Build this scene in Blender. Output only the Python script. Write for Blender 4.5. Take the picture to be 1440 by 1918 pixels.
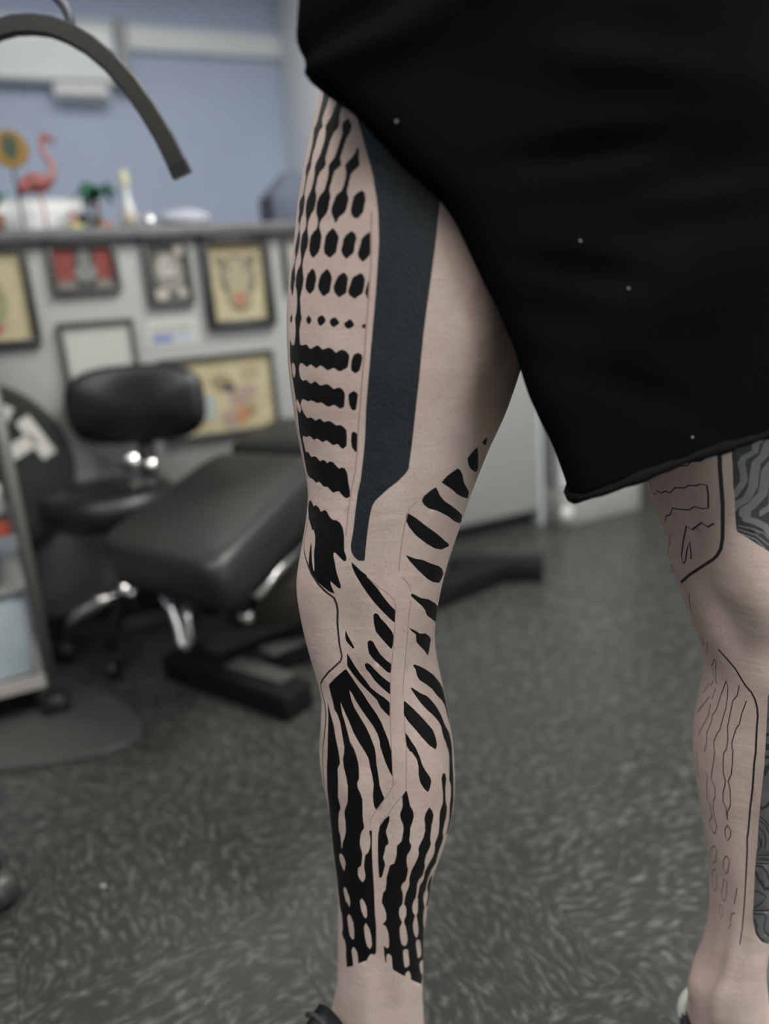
import bpy, bmesh, math, random
import numpy as np
from mathutils import Vector, Matrix
from mathutils.geometry import delaunay_2d_cdt

for o in list(bpy.data.objects):
    bpy.data.objects.remove(o)
scene = bpy.context.scene
COL = scene.collection
R = math.radians

# ------------------------------------------------------------------ camera
FOCAL_PX, PITCH, ROLL, CAM_H = 1500.0, R(15.1), R(4.4), 0.75
fw = Vector((0, math.cos(PITCH), -math.sin(PITCH)))
right0 = Vector((1, 0, 0)); up0 = right0.cross(fw)
cr = math.cos(ROLL)*right0 - math.sin(ROLL)*up0
cu = math.sin(ROLL)*right0 + math.cos(ROLL)*up0
camd = bpy.data.cameras.new('camera'); cam = bpy.data.objects.new('camera', camd); COL.objects.link(cam)
camd.sensor_fit = 'HORIZONTAL'; camd.sensor_width = 36.0
camd.lens = 36.0*FOCAL_PX/1440.0
camd.clip_start = 0.01
m = Matrix((cr, cu, -fw)).transposed().to_4x4(); m.translation = Vector((0, 0, CAM_H))
cam.matrix_world = m
camd.dof.use_dof = True; camd.dof.focus_distance = 0.645; camd.dof.aperture_fstop = 2.8
scene.camera = cam

# ------------------------------------------------------------------ world, exposure
w = bpy.data.worlds.new('world'); scene.world = w; w.use_nodes = True
w.node_tree.nodes['Background'].inputs[0].default_value = (0.62, 0.70, 0.82, 1)
w.node_tree.nodes['Background'].inputs[1].default_value = 0.15
scene.view_settings.view_transform = 'Standard'; scene.view_settings.look = 'None'
scene.view_settings.gamma = 1.0; scene.view_settings.use_curve_mapping = False
scene.view_settings.exposure = 0.22

# room frame: u runs along the counter, v runs towards it
ANG = R(25.65)
E1 = Vector((math.cos(ANG), math.sin(ANG), 0)); E2 = Vector((-math.sin(ANG), math.cos(ANG), 0))
def W(u, v, z=0.0): return E1*u + E2*v + Vector((0, 0, z))

# ceiling panels: (u, v, watts); the fixtures themselves are built with the ceiling below
PANELS = [(-0.75, -0.25, 35.0), (1.20, -0.40, 48.0), (-0.95, 0.95, 6.0), (1.55, 0.70, 60.0), (0.9, 3.7, 10.5), (-1.1, 3.7, 7.0)]
# unseen window added behind the camera for low frontal fill: (u, v, z, width, height, watts)
FILL_WINDOW = (1.75, -2.57, 1.30, 1.7, 1.5, 22.0)
CEIL = 2.62

# ------------------------------------------------------------------ helpers
def tag(o, label=None, cat=None, group=None, kind=None):
    if label: o['label'] = label
    if cat: o['category'] = cat
    if group: o['group'] = group
    if kind: o['kind'] = kind
    return o
def empty(name, loc=(0, 0, 0), rz=0.0):
    o = bpy.data.objects.new(name, None); COL.objects.link(o)
    o.location = loc; o.rotation_euler = (0, 0, rz); o.empty_display_size = 0.05
    return o
def thing(name, label, cat, loc=(0, 0, 0), rz=0.0, group=None):
    return tag(empty(name, loc, rz), label, cat, group)

def smooth_path(pts, k=6):
    P = [Vector(p) for p in pts]; out = []
    for i in range(len(P)-1):
        a, b, c, d = P[max(0,i-1)], P[i], P[i+1], P[min(len(P)-1,i+2)]
        for j in range(k):
            t = j/k; out.append(.5*((2*b)+(c-a)*t+(2*a-5*b+4*c-d)*t*t+(3*b-a-3*c+d)*t**3))
    return out + [P[-1]]

class MB:
    def __init__(s): s.v = []; s.f = []; s.mi = []
    def add(s, vs, fs, mi=0):
        n = len(s.v); s.v += [tuple(p) for p in vs]
        s.f += [tuple(i+n for i in f) for f in fs]; s.mi += [mi]*len(fs); return s
    def box(s, x0, x1, y0, y1, z0, z1, mi=0, mat=None):
        vs = [Vector(p) for p in ((x0,y0,z0),(x1,y0,z0),(x1,y1,z0),(x0,y1,z0),(x0,y0,z1),(x1,y0,z1),(x1,y1,z1),(x0,y1,z1))]
        if mat is not None: vs = [mat @ p for p in vs]
        return s.add(vs, [(0,3,2,1),(4,5,6,7),(0,1,5,4),(1,2,6,5),(2,3,7,6),(3,0,4,7)], mi)
    def bar(s, a, b, w, h, mi=0, up=(0,0,1)):
        a, b = Vector(a), Vector(b); d = (b-a); L = d.length; d.normalize()
        x = d.cross(Vector(up)).normalized(); y = x.cross(d).normalized()
        M = Matrix((x, d, y)).transposed().to_4x4(); M.translation = a
        return s.box(-w/2, w/2, 0, L, -h/2, h/2, mi, M)
    def loft(s, rings, mi=0, cap0=True, cap1=True, closed=True):
        n = len(rings[0]); vs = [p for r in rings for p in r]; fs = []
        for i in range(len(rings)-1):
            for j in range(n if closed else n-1):
                k = (j+1) % n
                fs.append((i*n+j, i*n+k, (i+1)*n+k, (i+1)*n+j))
        if cap0: fs.append(tuple(range(n-1, -1, -1)))
        if cap1: fs.append(tuple((len(rings)-1)*n+j for j in range(n)))
        return s.add(vs, fs, mi)
    def tube(s, pts, r, seg=10, mi=0, closed=False, cap=True):
        pts = [Vector(p) for p in pts]; n = len(pts)
        rr = r if isinstance(r, (list, tuple)) else [r]*n
        rings = []; prev = None
        for i, p in enumerate(pts):
            a = pts[(i-1) % n] if (closed or i > 0) else p
            b = pts[(i+1) % n] if (closed or i < n-1) else p
            d = (b-a).normalized()
            if prev is None:
                x = d.orthogonal().normalized()
            else:
                x = (prev - d*prev.dot(d)).normalized()
            prev = x; y = d.cross(x)
            rings.append([p + x*(rr[i]*math.cos(2*math.pi*k/seg)) + y*(rr[i]*math.sin(2*math.pi*k/seg)) for k in range(seg)])
        if closed: rings.append(rings[0])
        return s.loft(rings, mi, cap and not closed, cap and not closed)
    def lathe(s, prof, seg=24, mi=0, centre=(0,0,0), axis=None):
        rings = []
        for r, z in prof:
            rings.append([Vector((max(r,1e-4)*math.cos(2*math.pi*k/seg), max(r,1e-4)*math.sin(2*math.pi*k/seg), z)) for k in range(seg)])
        c = Vector(centre)
        if axis is not None:
            q = Vector((0,0,1)).rotation_difference(Vector(axis)).to_matrix()
            rings = [[q @ p for p in r] for r in rings]
        rings = [[p + c for p in r] for r in rings]
        return s.loft(rings, mi)
    def ball(s, c, r, seg=12, mi=0, sc=(1,1,1)):
        n = max(4, seg//2); prof = [(math.sin(math.pi*i/n), -math.cos(math.pi*i/n)) for i in range(n+1)]
        rings = [[Vector((c[0]+max(p[0],1e-3)*r*sc[0]*math.cos(2*math.pi*k/seg), c[1]+max(p[0],1e-3)*r*sc[1]*math.sin(2*math.pi*k/seg), c[2]+p[1]*r*sc[2])) for k in range(seg)] for p in prof]
        return s.loft(rings, mi)
    def build(s, name, mats, parent=None, smooth=False, bevel=0.0, loc=None, seg=2, auto=None):
        me = bpy.data.meshes.new(name); me.from_pydata([tuple(p) for p in s.v], [], s.f); me.validate()
        for mt in (mats if isinstance(mats, (list, tuple)) else [mats]): me.materials.append(mt)
        if len(me.polygons) == len(s.mi): me.polygons.foreach_set('material_index', s.mi)
        bm = bmesh.new(); bm.from_mesh(me); bmesh.ops.recalc_face_normals(bm, faces=bm.faces); bm.to_mesh(me); bm.free()
        if smooth: me.polygons.foreach_set('use_smooth', [True]*len(me.polygons))
        o = bpy.data.objects.new(name, me); COL.objects.link(o)
        if parent: o.parent = parent
        if loc: o.location = loc
        if bevel:
            b = o.modifiers.new('bevel', 'BEVEL'); b.width = bevel; b.segments = seg; b.limit_method = 'ANGLE'; b.harden_normals = False
            me.polygons.foreach_set('use_smooth', [True]*len(me.polygons))
        return o
def struct(o): o['kind'] = 'structure'; return o
def share(o, name, parent=None, loc=None, rz=None):
    c = o.copy(); c.name = name; COL.objects.link(c)
    if parent: c.parent = parent
    if loc is not None: c.location = loc
    if rz is not None: c.rotation_euler = (0, 0, rz)
    return c
def copy_tree(o, parent=None):
    c = o.copy(); COL.objects.link(c)
    if parent: c.parent = parent
    for ch in list(o.children): copy_tree(ch, c)
    return c

# ------------------------------------------------------------------ materials
MATS = {}
def lin(r, g, b):
    f = lambda c: (c/255/12.92 if c/255 <= .04045 else ((c/255+.055)/1.055)**2.4)
    return (f(r), f(g), f(b))
def mat(name, col, rough=0.5, metal=0.0, var=0.08, scale=12.0, bump=0.0, bscale=60.0, sheen=0.0, spec=0.5, coat=0.0):
    if name in MATS: return MATS[name]
    m = bpy.data.materials.new(name); m.use_nodes = True; nt = m.node_tree; N = nt.nodes; L = nt.links
    p = N['Principled BSDF']; p.inputs['Roughness'].default_value = rough; p.inputs['Metallic'].default_value = metal
    p.inputs['Specular IOR Level'].default_value = spec
    if sheen: p.inputs['Sheen Weight'].default_value = sheen; p.inputs['Sheen Roughness'].default_value = 0.5
    if coat: p.inputs['Coat Weight'].default_value = coat
    tc = N.new('ShaderNodeTexCoord'); nz = N.new('ShaderNodeTexNoise'); nz.inputs['Scale'].default_value = scale; nz.inputs['Detail'].default_value = 4
    L.new(tc.outputs['Object'], nz.inputs['Vector'])
    rp = N.new('ShaderNodeValToRGB'); a, b = 1-var, 1+var
    rp.color_ramp.elements[0].position = .3; rp.color_ramp.elements[1].position = .7
    rp.color_ramp.elements[0].color = (*[min(1, c*a) for c in col], 1); rp.color_ramp.elements[1].color = (*[min(1, c*b) for c in col], 1)
    L.new(nz.outputs['Fac'], rp.inputs['Fac']); L.new(rp.outputs['Color'], p.inputs['Base Color'])
    if bump:
        n2 = N.new('ShaderNodeTexNoise'); n2.inputs['Scale'].default_value = bscale; n2.inputs['Detail'].default_value = 3
        L.new(tc.outputs['Object'], n2.inputs['Vector'])
        bp = N.new('ShaderNodeBump'); bp.inputs['Strength'].default_value = bump; bp.inputs['Distance'].default_value = .002
        L.new(n2.outputs['Fac'], bp.inputs['Height']); L.new(bp.outputs['Normal'], p.inputs['Normal'])
    MATS[name] = m; return m
def floor_mat():
    m = bpy.data.materials.new('flecked vinyl'); m.use_nodes = True; nt = m.node_tree; N = nt.nodes; L = nt.links
    p = N['Principled BSDF']; p.inputs['Roughness'].default_value = .38; p.inputs['Specular IOR Level'].default_value = .4
    tc = N.new('ShaderNodeTexCoord'); oi = N.new('ShaderNodeObjectInfo')
    mul = N.new('ShaderNodeVectorMath'); mul.operation = 'SCALE'; mul.inputs[0].default_value = (37.0, 91.0, 13.0)
    L.new(oi.outputs['Random'], mul.inputs['Scale'])
    ad = N.new('ShaderNodeVectorMath'); L.new(tc.outputs['Object'], ad.inputs[0]); L.new(mul.outputs[0], ad.inputs[1])
    wn = N.new('ShaderNodeTexNoise'); wn.inputs['Scale'].default_value = 7.0; L.new(ad.outputs[0], wn.inputs['Vector'])
    sb = N.new('ShaderNodeVectorMath'); sb.operation = 'SUBTRACT'; sb.inputs[1].default_value = (.5, .5, .5); L.new(wn.outputs['Color'], sb.inputs[0])
    sc = N.new('ShaderNodeVectorMath'); sc.operation = 'SCALE'; sc.inputs['Scale'].default_value = .07; L.new(sb.outputs[0], sc.inputs[0])
    a2 = N.new('ShaderNodeVectorMath'); L.new(ad.outputs[0], a2.inputs[0]); L.new(sc.outputs[0], a2.inputs[1])
    mp = N.new('ShaderNodeMapping'); mp.inputs['Scale'].default_value = (52, 125, 1); L.new(a2.outputs[0], mp.inputs['Vector'])
    nz = N.new('ShaderNodeTexNoise'); nz.inputs['Scale'].default_value = 1.0; nz.inputs['Detail'].default_value = 1.5; nz.inputs['Roughness'].default_value = .6
    L.new(mp.outputs[0], nz.inputs['Vector'])
    rp = N.new('ShaderNodeValToRGB'); e = rp.color_ramp.elements
    e[0].position = .42; e[0].color = (.025, .027, .024, 1); e[1].position = .74; e[1].color = (.100, .102, .092, 1)
    k = e.new(.54); k.color = (.037, .039, .035, 1)
    L.new(nz.outputs['Fac'], rp.inputs['Fac'])
    L.new(rp.outputs['Color'], p.inputs['Base Color'])
    return m
def skin_mat():
    m = bpy.data.materials.new('skin'); m.use_nodes = True; nt = m.node_tree; N = nt.nodes; L = nt.links
    p = N['Principled BSDF']; p.inputs['Roughness'].default_value = .48; p.inputs['Specular IOR Level'].default_value = .42
    p.inputs['Subsurface Weight'].default_value = .12; p.inputs['Subsurface Radius'].default_value = (.9, .35, .2); p.inputs['Subsurface Scale'].default_value = .004
    tc = N.new('ShaderNodeTexCoord')
    n1 = N.new('ShaderNodeTexNoise'); n1.inputs['Scale'].default_value = 22; n1.inputs['Detail'].default_value = 5; L.new(tc.outputs['Object'], n1.inputs['Vector'])
    r1 = N.new('ShaderNodeValToRGB'); e = r1.color_ramp.elements
    e[0].position = .28; e[0].color = (.49, .368, .318, 1); e[1].position = .72; e[1].color = (.60, .482, .425, 1)
    L.new(n1.outputs['Fac'], r1.inputs['Fac'])
    # pink blotches
    n2 = N.new('ShaderNodeTexNoise'); n2.inputs['Scale'].default_value = 70; n2.inputs['Detail'].default_value = 3; L.new(tc.outputs['Object'], n2.inputs['Vector'])
    r2 = N.new('ShaderNodeValToRGB'); r2.color_ramp.elements[0].position = .55; r2.color_ramp.elements[0].color = (0,0,0,1); r2.color_ramp.elements[1].position = .8; r2.color_ramp.elements[1].color = (.55,.55,.55,1)
    L.new(n2.outputs['Fac'], r2.inputs['Fac'])
    mx = N.new('ShaderNodeMixRGB'); mx.inputs['Color2'].default_value = (.50, .345, .31, 1); L.new(r2.outputs['Color'], mx.inputs['Fac']); L.new(r1.outputs['Color'], mx.inputs['Color1'])
    # shaved follicles
    vo = N.new('ShaderNodeTexVoronoi'); vo.inputs['Scale'].default_value = 270; L.new(tc.outputs['Object'], vo.inputs['Vector'])
    r3 = N.new('ShaderNodeValToRGB'); r3.color_ramp.elements[0].position = .06; r3.color_ramp.elements[0].color = (.42,.42,.42,1); r3.color_ramp.elements[1].position = .24; r3.color_ramp.elements[1].color = (0,0,0,1)
    L.new(vo.outputs['Distance'], r3.inputs['Fac'])
    m2 = N.new('ShaderNodeMixRGB'); m2.inputs['Color2'].default_value = (.22, .14, .12, 1); L.new(r3.outputs['Color'], m2.inputs['Fac']); L.new(mx.outputs['Color'], m2.inputs['Color1'])
    L.new(m2.outputs['Color'], p.inputs['Base Color'])
    n4 = N.new('ShaderNodeTexNoise'); n4.inputs['Scale'].default_value = 260; n4.inputs['Detail'].default_value = 3; L.new(tc.outputs['Object'], n4.inputs['Vector'])
    b0 = N.new('ShaderNodeBump'); b0.inputs['Strength'].default_value = .22; b0.inputs['Distance'].default_value = .001
    L.new(n4.outputs['Fac'], b0.inputs['Height'])
    n5 = N.new('ShaderNodeTexNoise'); n5.inputs['Scale'].default_value = 32; n5.inputs['Detail'].default_value = 2; L.new(tc.outputs['Object'], n5.inputs['Vector'])
    b1 = N.new('ShaderNodeBump'); b1.inputs['Strength'].default_value = .30; b1.inputs['Distance'].default_value = .004
    L.new(n5.outputs['Fac'], b1.inputs['Height']); L.new(b0.outputs['Normal'], b1.inputs['Normal'])
    mp = N.new('ShaderNodeMapping'); mp.inputs['Scale'].default_value = (22, 22, 150); L.new(tc.outputs['Object'], mp.inputs['Vector'])
    n6 = N.new('ShaderNodeTexNoise'); n6.inputs['Scale'].default_value = 1.0; n6.inputs['Detail'].default_value = 3; n6.inputs['Distortion'].default_value = .8; L.new(mp.outputs[0], n6.inputs['Vector'])
    b2 = N.new('ShaderNodeBump'); b2.inputs['Strength'].default_value = .16; b2.inputs['Distance'].default_value = .002
    L.new(n6.outputs['Fac'], b2.inputs['Height']); L.new(b1.outputs['Normal'], b2.inputs['Normal']); L.new(b2.outputs['Normal'], p.inputs['Normal'])
    return m

# ---- leg surface: horizontal rings (height, centre x, centre y, half width, half depth) + local anatomy
def ring_lookup(T, z):
    z = np.asarray(z, float)
    return [np.interp(z, T[:, 0], T[:, k]) for k in (1, 2, 3, 4)]

def leg_point(T, bumps, th, z):
    """th in degrees: 180 = image left side, 270 = towards the camera, 360 = image right side; 90/450 = back."""
    th = np.asarray(th, float); z = np.asarray(z, float)
    cx, cy, a, b = ring_lookup(T, z)
    c, s = np.cos(np.radians(th)), np.sin(np.radians(th))
    n = 2.25
    den = (np.abs(c)**n + np.abs(s)**n)**(1/n)
    px, py = c/den, s/den
    off = np.zeros(np.broadcast(th, z).shape)
    for (t0, z0, st, sz, amp) in bumps:
        d = (th - t0)
        off = off + amp*np.exp(-0.5*(d/st)**2 - 0.5*((z-z0)/sz)**2)
    return np.stack([cx + a*px + off*c, cy + b*py + off*s, z + 0*off], -1)

RINGS_R = [
(0.0200, -0.0517, 0.6438, 0.0520, 0.0352),
(0.0275, -0.0507, 0.6433, 0.0510, 0.0350),
(0.0350, -0.0497, 0.6428, 0.0500, 0.0347),
(0.0425, -0.0487, 0.6423, 0.0490, 0.0344),
(0.0500, -0.0477, 0.6419, 0.0480, 0.0341),
(0.0575, -0.0467, 0.6414, 0.0471, 0.0338),
(0.0650, -0.0456, 0.6409, 0.0462, 0.0336),
(0.0725, -0.0445, 0.6405, 0.0452, 0.0333),
(0.0800, -0.0434, 0.6400, 0.0443, 0.0332),
(0.0875, -0.0422, 0.6401, 0.0434, 0.0333),
(0.0950, -0.0410, 0.6402, 0.0428, 0.0334),
(0.1025, -0.0400, 0.6404, 0.0423, 0.0336),
(0.1100, -0.0391, 0.6405, 0.0420, 0.0339),
(0.1175, -0.0384, 0.6406, 0.0418, 0.0341),
(0.1250, -0.0377, 0.6408, 0.0416, 0.0343),
(0.1325, -0.0370, 0.6409, 0.0415, 0.0345),
(0.1400, -0.0364, 0.6410, 0.0415, 0.0347),
(0.1475, -0.0357, 0.6411, 0.0415, 0.0351),
(0.1550, -0.0349, 0.6412, 0.0416, 0.0356),
(0.1625, -0.0340, 0.6414, 0.0418, 0.0362),
(0.1700, -0.0330, 0.6415, 0.0421, 0.0369),
(0.1775, -0.0320, 0.6416, 0.0424, 0.0376),
(0.1850, -0.0310, 0.6418, 0.0427, 0.0383),
(0.1925, -0.0300, 0.6419, 0.0430, 0.0390),
(0.2000, -0.0291, 0.6420, 0.0434, 0.0397),
(0.2075, -0.0282, 0.6423, 0.0439, 0.0404),
(0.2150, -0.0273, 0.6427, 0.0445, 0.0411),
(0.2225, -0.0263, 0.6430, 0.0454, 0.0418),
(0.2300, -0.0250, 0.6434, 0.0466, 0.0426),
(0.2375, -0.0237, 0.6437, 0.0481, 0.0433),
(0.2450, -0.0222, 0.6441, 0.0497, 0.0440),
(0.2525, -0.0208, 0.6444, 0.0512, 0.0447),
(0.2600, -0.0195, 0.6448, 0.0526, 0.0454),
(0.2675, -0.0183, 0.6451, 0.0539, 0.0461),
(0.2750, -0.0171, 0.6455, 0.0550, 0.0468),
(0.2825, -0.0161, 0.6458, 0.0560, 0.0475),
(0.2900, -0.0153, 0.6462, 0.0568, 0.0482),
(0.2975, -0.0147, 0.6465, 0.0575, 0.0489),
(0.3050, -0.0145, 0.6468, 0.0582, 0.0496),
(0.3125, -0.0145, 0.6472, 0.0589, 0.0503),
(0.3200, -0.0147, 0.6475, 0.0597, 0.0510),
(0.3275, -0.0149, 0.6479, 0.0603, 0.0515),
(0.3350, -0.0151, 0.6478, 0.0606, 0.0518),
(0.3425, -0.0151, 0.6474, 0.0607, 0.0518),
(0.3500, -0.0150, 0.6470, 0.0606, 0.0517),
(0.3575, -0.0149, 0.6466, 0.0604, 0.0515),
(0.3650, -0.0146, 0.6462, 0.0598, 0.0514),
(0.3725, -0.0143, 0.6459, 0.0590, 0.0513),
(0.3800, -0.0140, 0.6455, 0.0579, 0.0512),
(0.3875, -0.0137, 0.6451, 0.0567, 0.0510),
(0.3950, -0.0133, 0.6448, 0.0555, 0.0509),
(0.4025, -0.0130, 0.6444, 0.0543, 0.0508),
(0.4100, -0.0130, 0.6440, 0.0533, 0.0507),
(0.4175, -0.0135, 0.6436, 0.0526, 0.0505),
(0.4250, -0.0144, 0.6432, 0.0525, 0.0504),
(0.4325, -0.0156, 0.6429, 0.0527, 0.0503),
(0.4400, -0.0168, 0.6425, 0.0530, 0.0502),
(0.4475, -0.0177, 0.6421, 0.0533, 0.0502),
(0.4550, -0.0184, 0.6417, 0.0535, 0.0503),
(0.4625, -0.0187, 0.6413, 0.0538, 0.0505),
(0.4700, -0.0186, 0.6409, 0.0541, 0.0508),
(0.4775, -0.0183, 0.6404, 0.0546, 0.0511),
(0.4850, -0.0178, 0.6400, 0.0552, 0.0514),
(0.4925, -0.0173, 0.6396, 0.0559, 0.0517),
(0.5000, -0.0167, 0.6391, 0.0568, 0.0520),
(0.5075, -0.0161, 0.6387, 0.0579, 0.0524),
(0.5150, -0.0155, 0.6383, 0.0592, 0.0528),
(0.5225, -0.0146, 0.6380, 0.0606, 0.0531),
(0.5300, -0.0134, 0.6381, 0.0618, 0.0535),
(0.5375, -0.0116, 0.6382, 0.0627, 0.0539),
(0.5450, -0.0094, 0.6383, 0.0634, 0.0542),
(0.5525, -0.0070, 0.6384, 0.0639, 0.0547),
(0.5600, -0.0045, 0.6384, 0.0645, 0.0553),
(0.5675, -0.0021, 0.6385, 0.0650, 0.0561),
(0.5750, 0.0002, 0.6386, 0.0655, 0.0571),
(0.5825, 0.0025, 0.6387, 0.0661, 0.0582),
(0.5900, 0.0047, 0.6388, 0.0669, 0.0593),
(0.5975, 0.0068, 0.6389, 0.0680, 0.0604),
(0.6050, 0.0087, 0.6389, 0.0694, 0.0614),
(0.6125, 0.0103, 0.6390, 0.0712, 0.0625),
(0.6200, 0.0116, 0.6391, 0.0733, 0.0636),
(0.6275, 0.0130, 0.6392, 0.0755, 0.0646),
(0.6350, 0.0146, 0.6393, 0.0778, 0.0657),
(0.6425, 0.0163, 0.6394, 0.0801, 0.0668),
(0.6500, 0.0179, 0.6394, 0.0824, 0.0679),
(0.6575, 0.0193, 0.6395, 0.0844, 0.0689),
(0.6650, 0.0207, 0.6396, 0.0861, 0.0700),
(0.6725, 0.0219, 0.6397, 0.0878, 0.0711),
(0.6800, 0.0232, 0.6398, 0.0893, 0.0721),
(0.6875, 0.0245, 0.6399, 0.0908, 0.0732),
(0.6950, 0.0259, 0.6399, 0.0923, 0.0742),
(0.7025, 0.0272, 0.6401, 0.0935, 0.0750),
(0.7100, 0.0284, 0.6402, 0.0944, 0.0756),
(0.7175, 0.0294, 0.6404, 0.0950, 0.0761),
(0.7250, 0.0303, 0.6406, 0.0954, 0.0766),
(0.7325, 0.0311, 0.6408, 0.0956, 0.0771),
(0.7400, 0.0319, 0.6410, 0.0955, 0.0776),
(0.7475, 0.0327, 0.6412, 0.0953, 0.0781),
(0.7550, 0.0335, 0.6414, 0.0948, 0.0786),
(0.7625, 0.0343, 0.6416, 0.0942, 0.0791),
(0.7700, 0.0352, 0.6418, 0.0934, 0.0795),
(0.7775, 0.0360, 0.6419, 0.0924, 0.0800),
(0.7850, 0.0369, 0.6421, 0.0913, 0.0805),
(0.7925, 0.0375, 0.6423, 0.0902, 0.0810),
(0.8000, 0.0381, 0.6425, 0.0892, 0.0815),
(0.8075, 0.0385, 0.6427, 0.0881, 0.0820),
(0.8150, 0.0389, 0.6429, 0.0869, 0.0825),
(0.8225, 0.0394, 0.6431, 0.0856, 0.0830),
(0.8300, 0.0398, 0.6432, 0.0841, 0.0835),
(0.8375, 0.0403, 0.6434, 0.0824, 0.0839),
(0.8450, 0.0408, 0.6436, 0.0806, 0.0844),
(0.8525, 0.0414, 0.6438, 0.0788, 0.0849),
(0.8600, 0.0420, 0.6440, 0.0769, 0.0854),
(0.8675, 0.0426, 0.6442, 0.0751, 0.0859),
(0.8750, 0.0434, 0.6444, 0.0732, 0.0864),
(0.8825, 0.0441, 0.6446, 0.0713, 0.0869),
(0.8900, 0.0447, 0.6448, 0.0695, 0.0873),
(0.8975, 0.0452, 0.6449, 0.0679, 0.0877),
(0.9050, 0.0456, 0.6450, 0.0667, 0.0879),
(0.9125, 0.0461, 0.6450, 0.0659, 0.0880),
(0.9200, 0.0467, 0.6450, 0.0654, 0.0880),
(0.9275, 0.0472, 0.6450, 0.0651, 0.0880),
]
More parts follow.
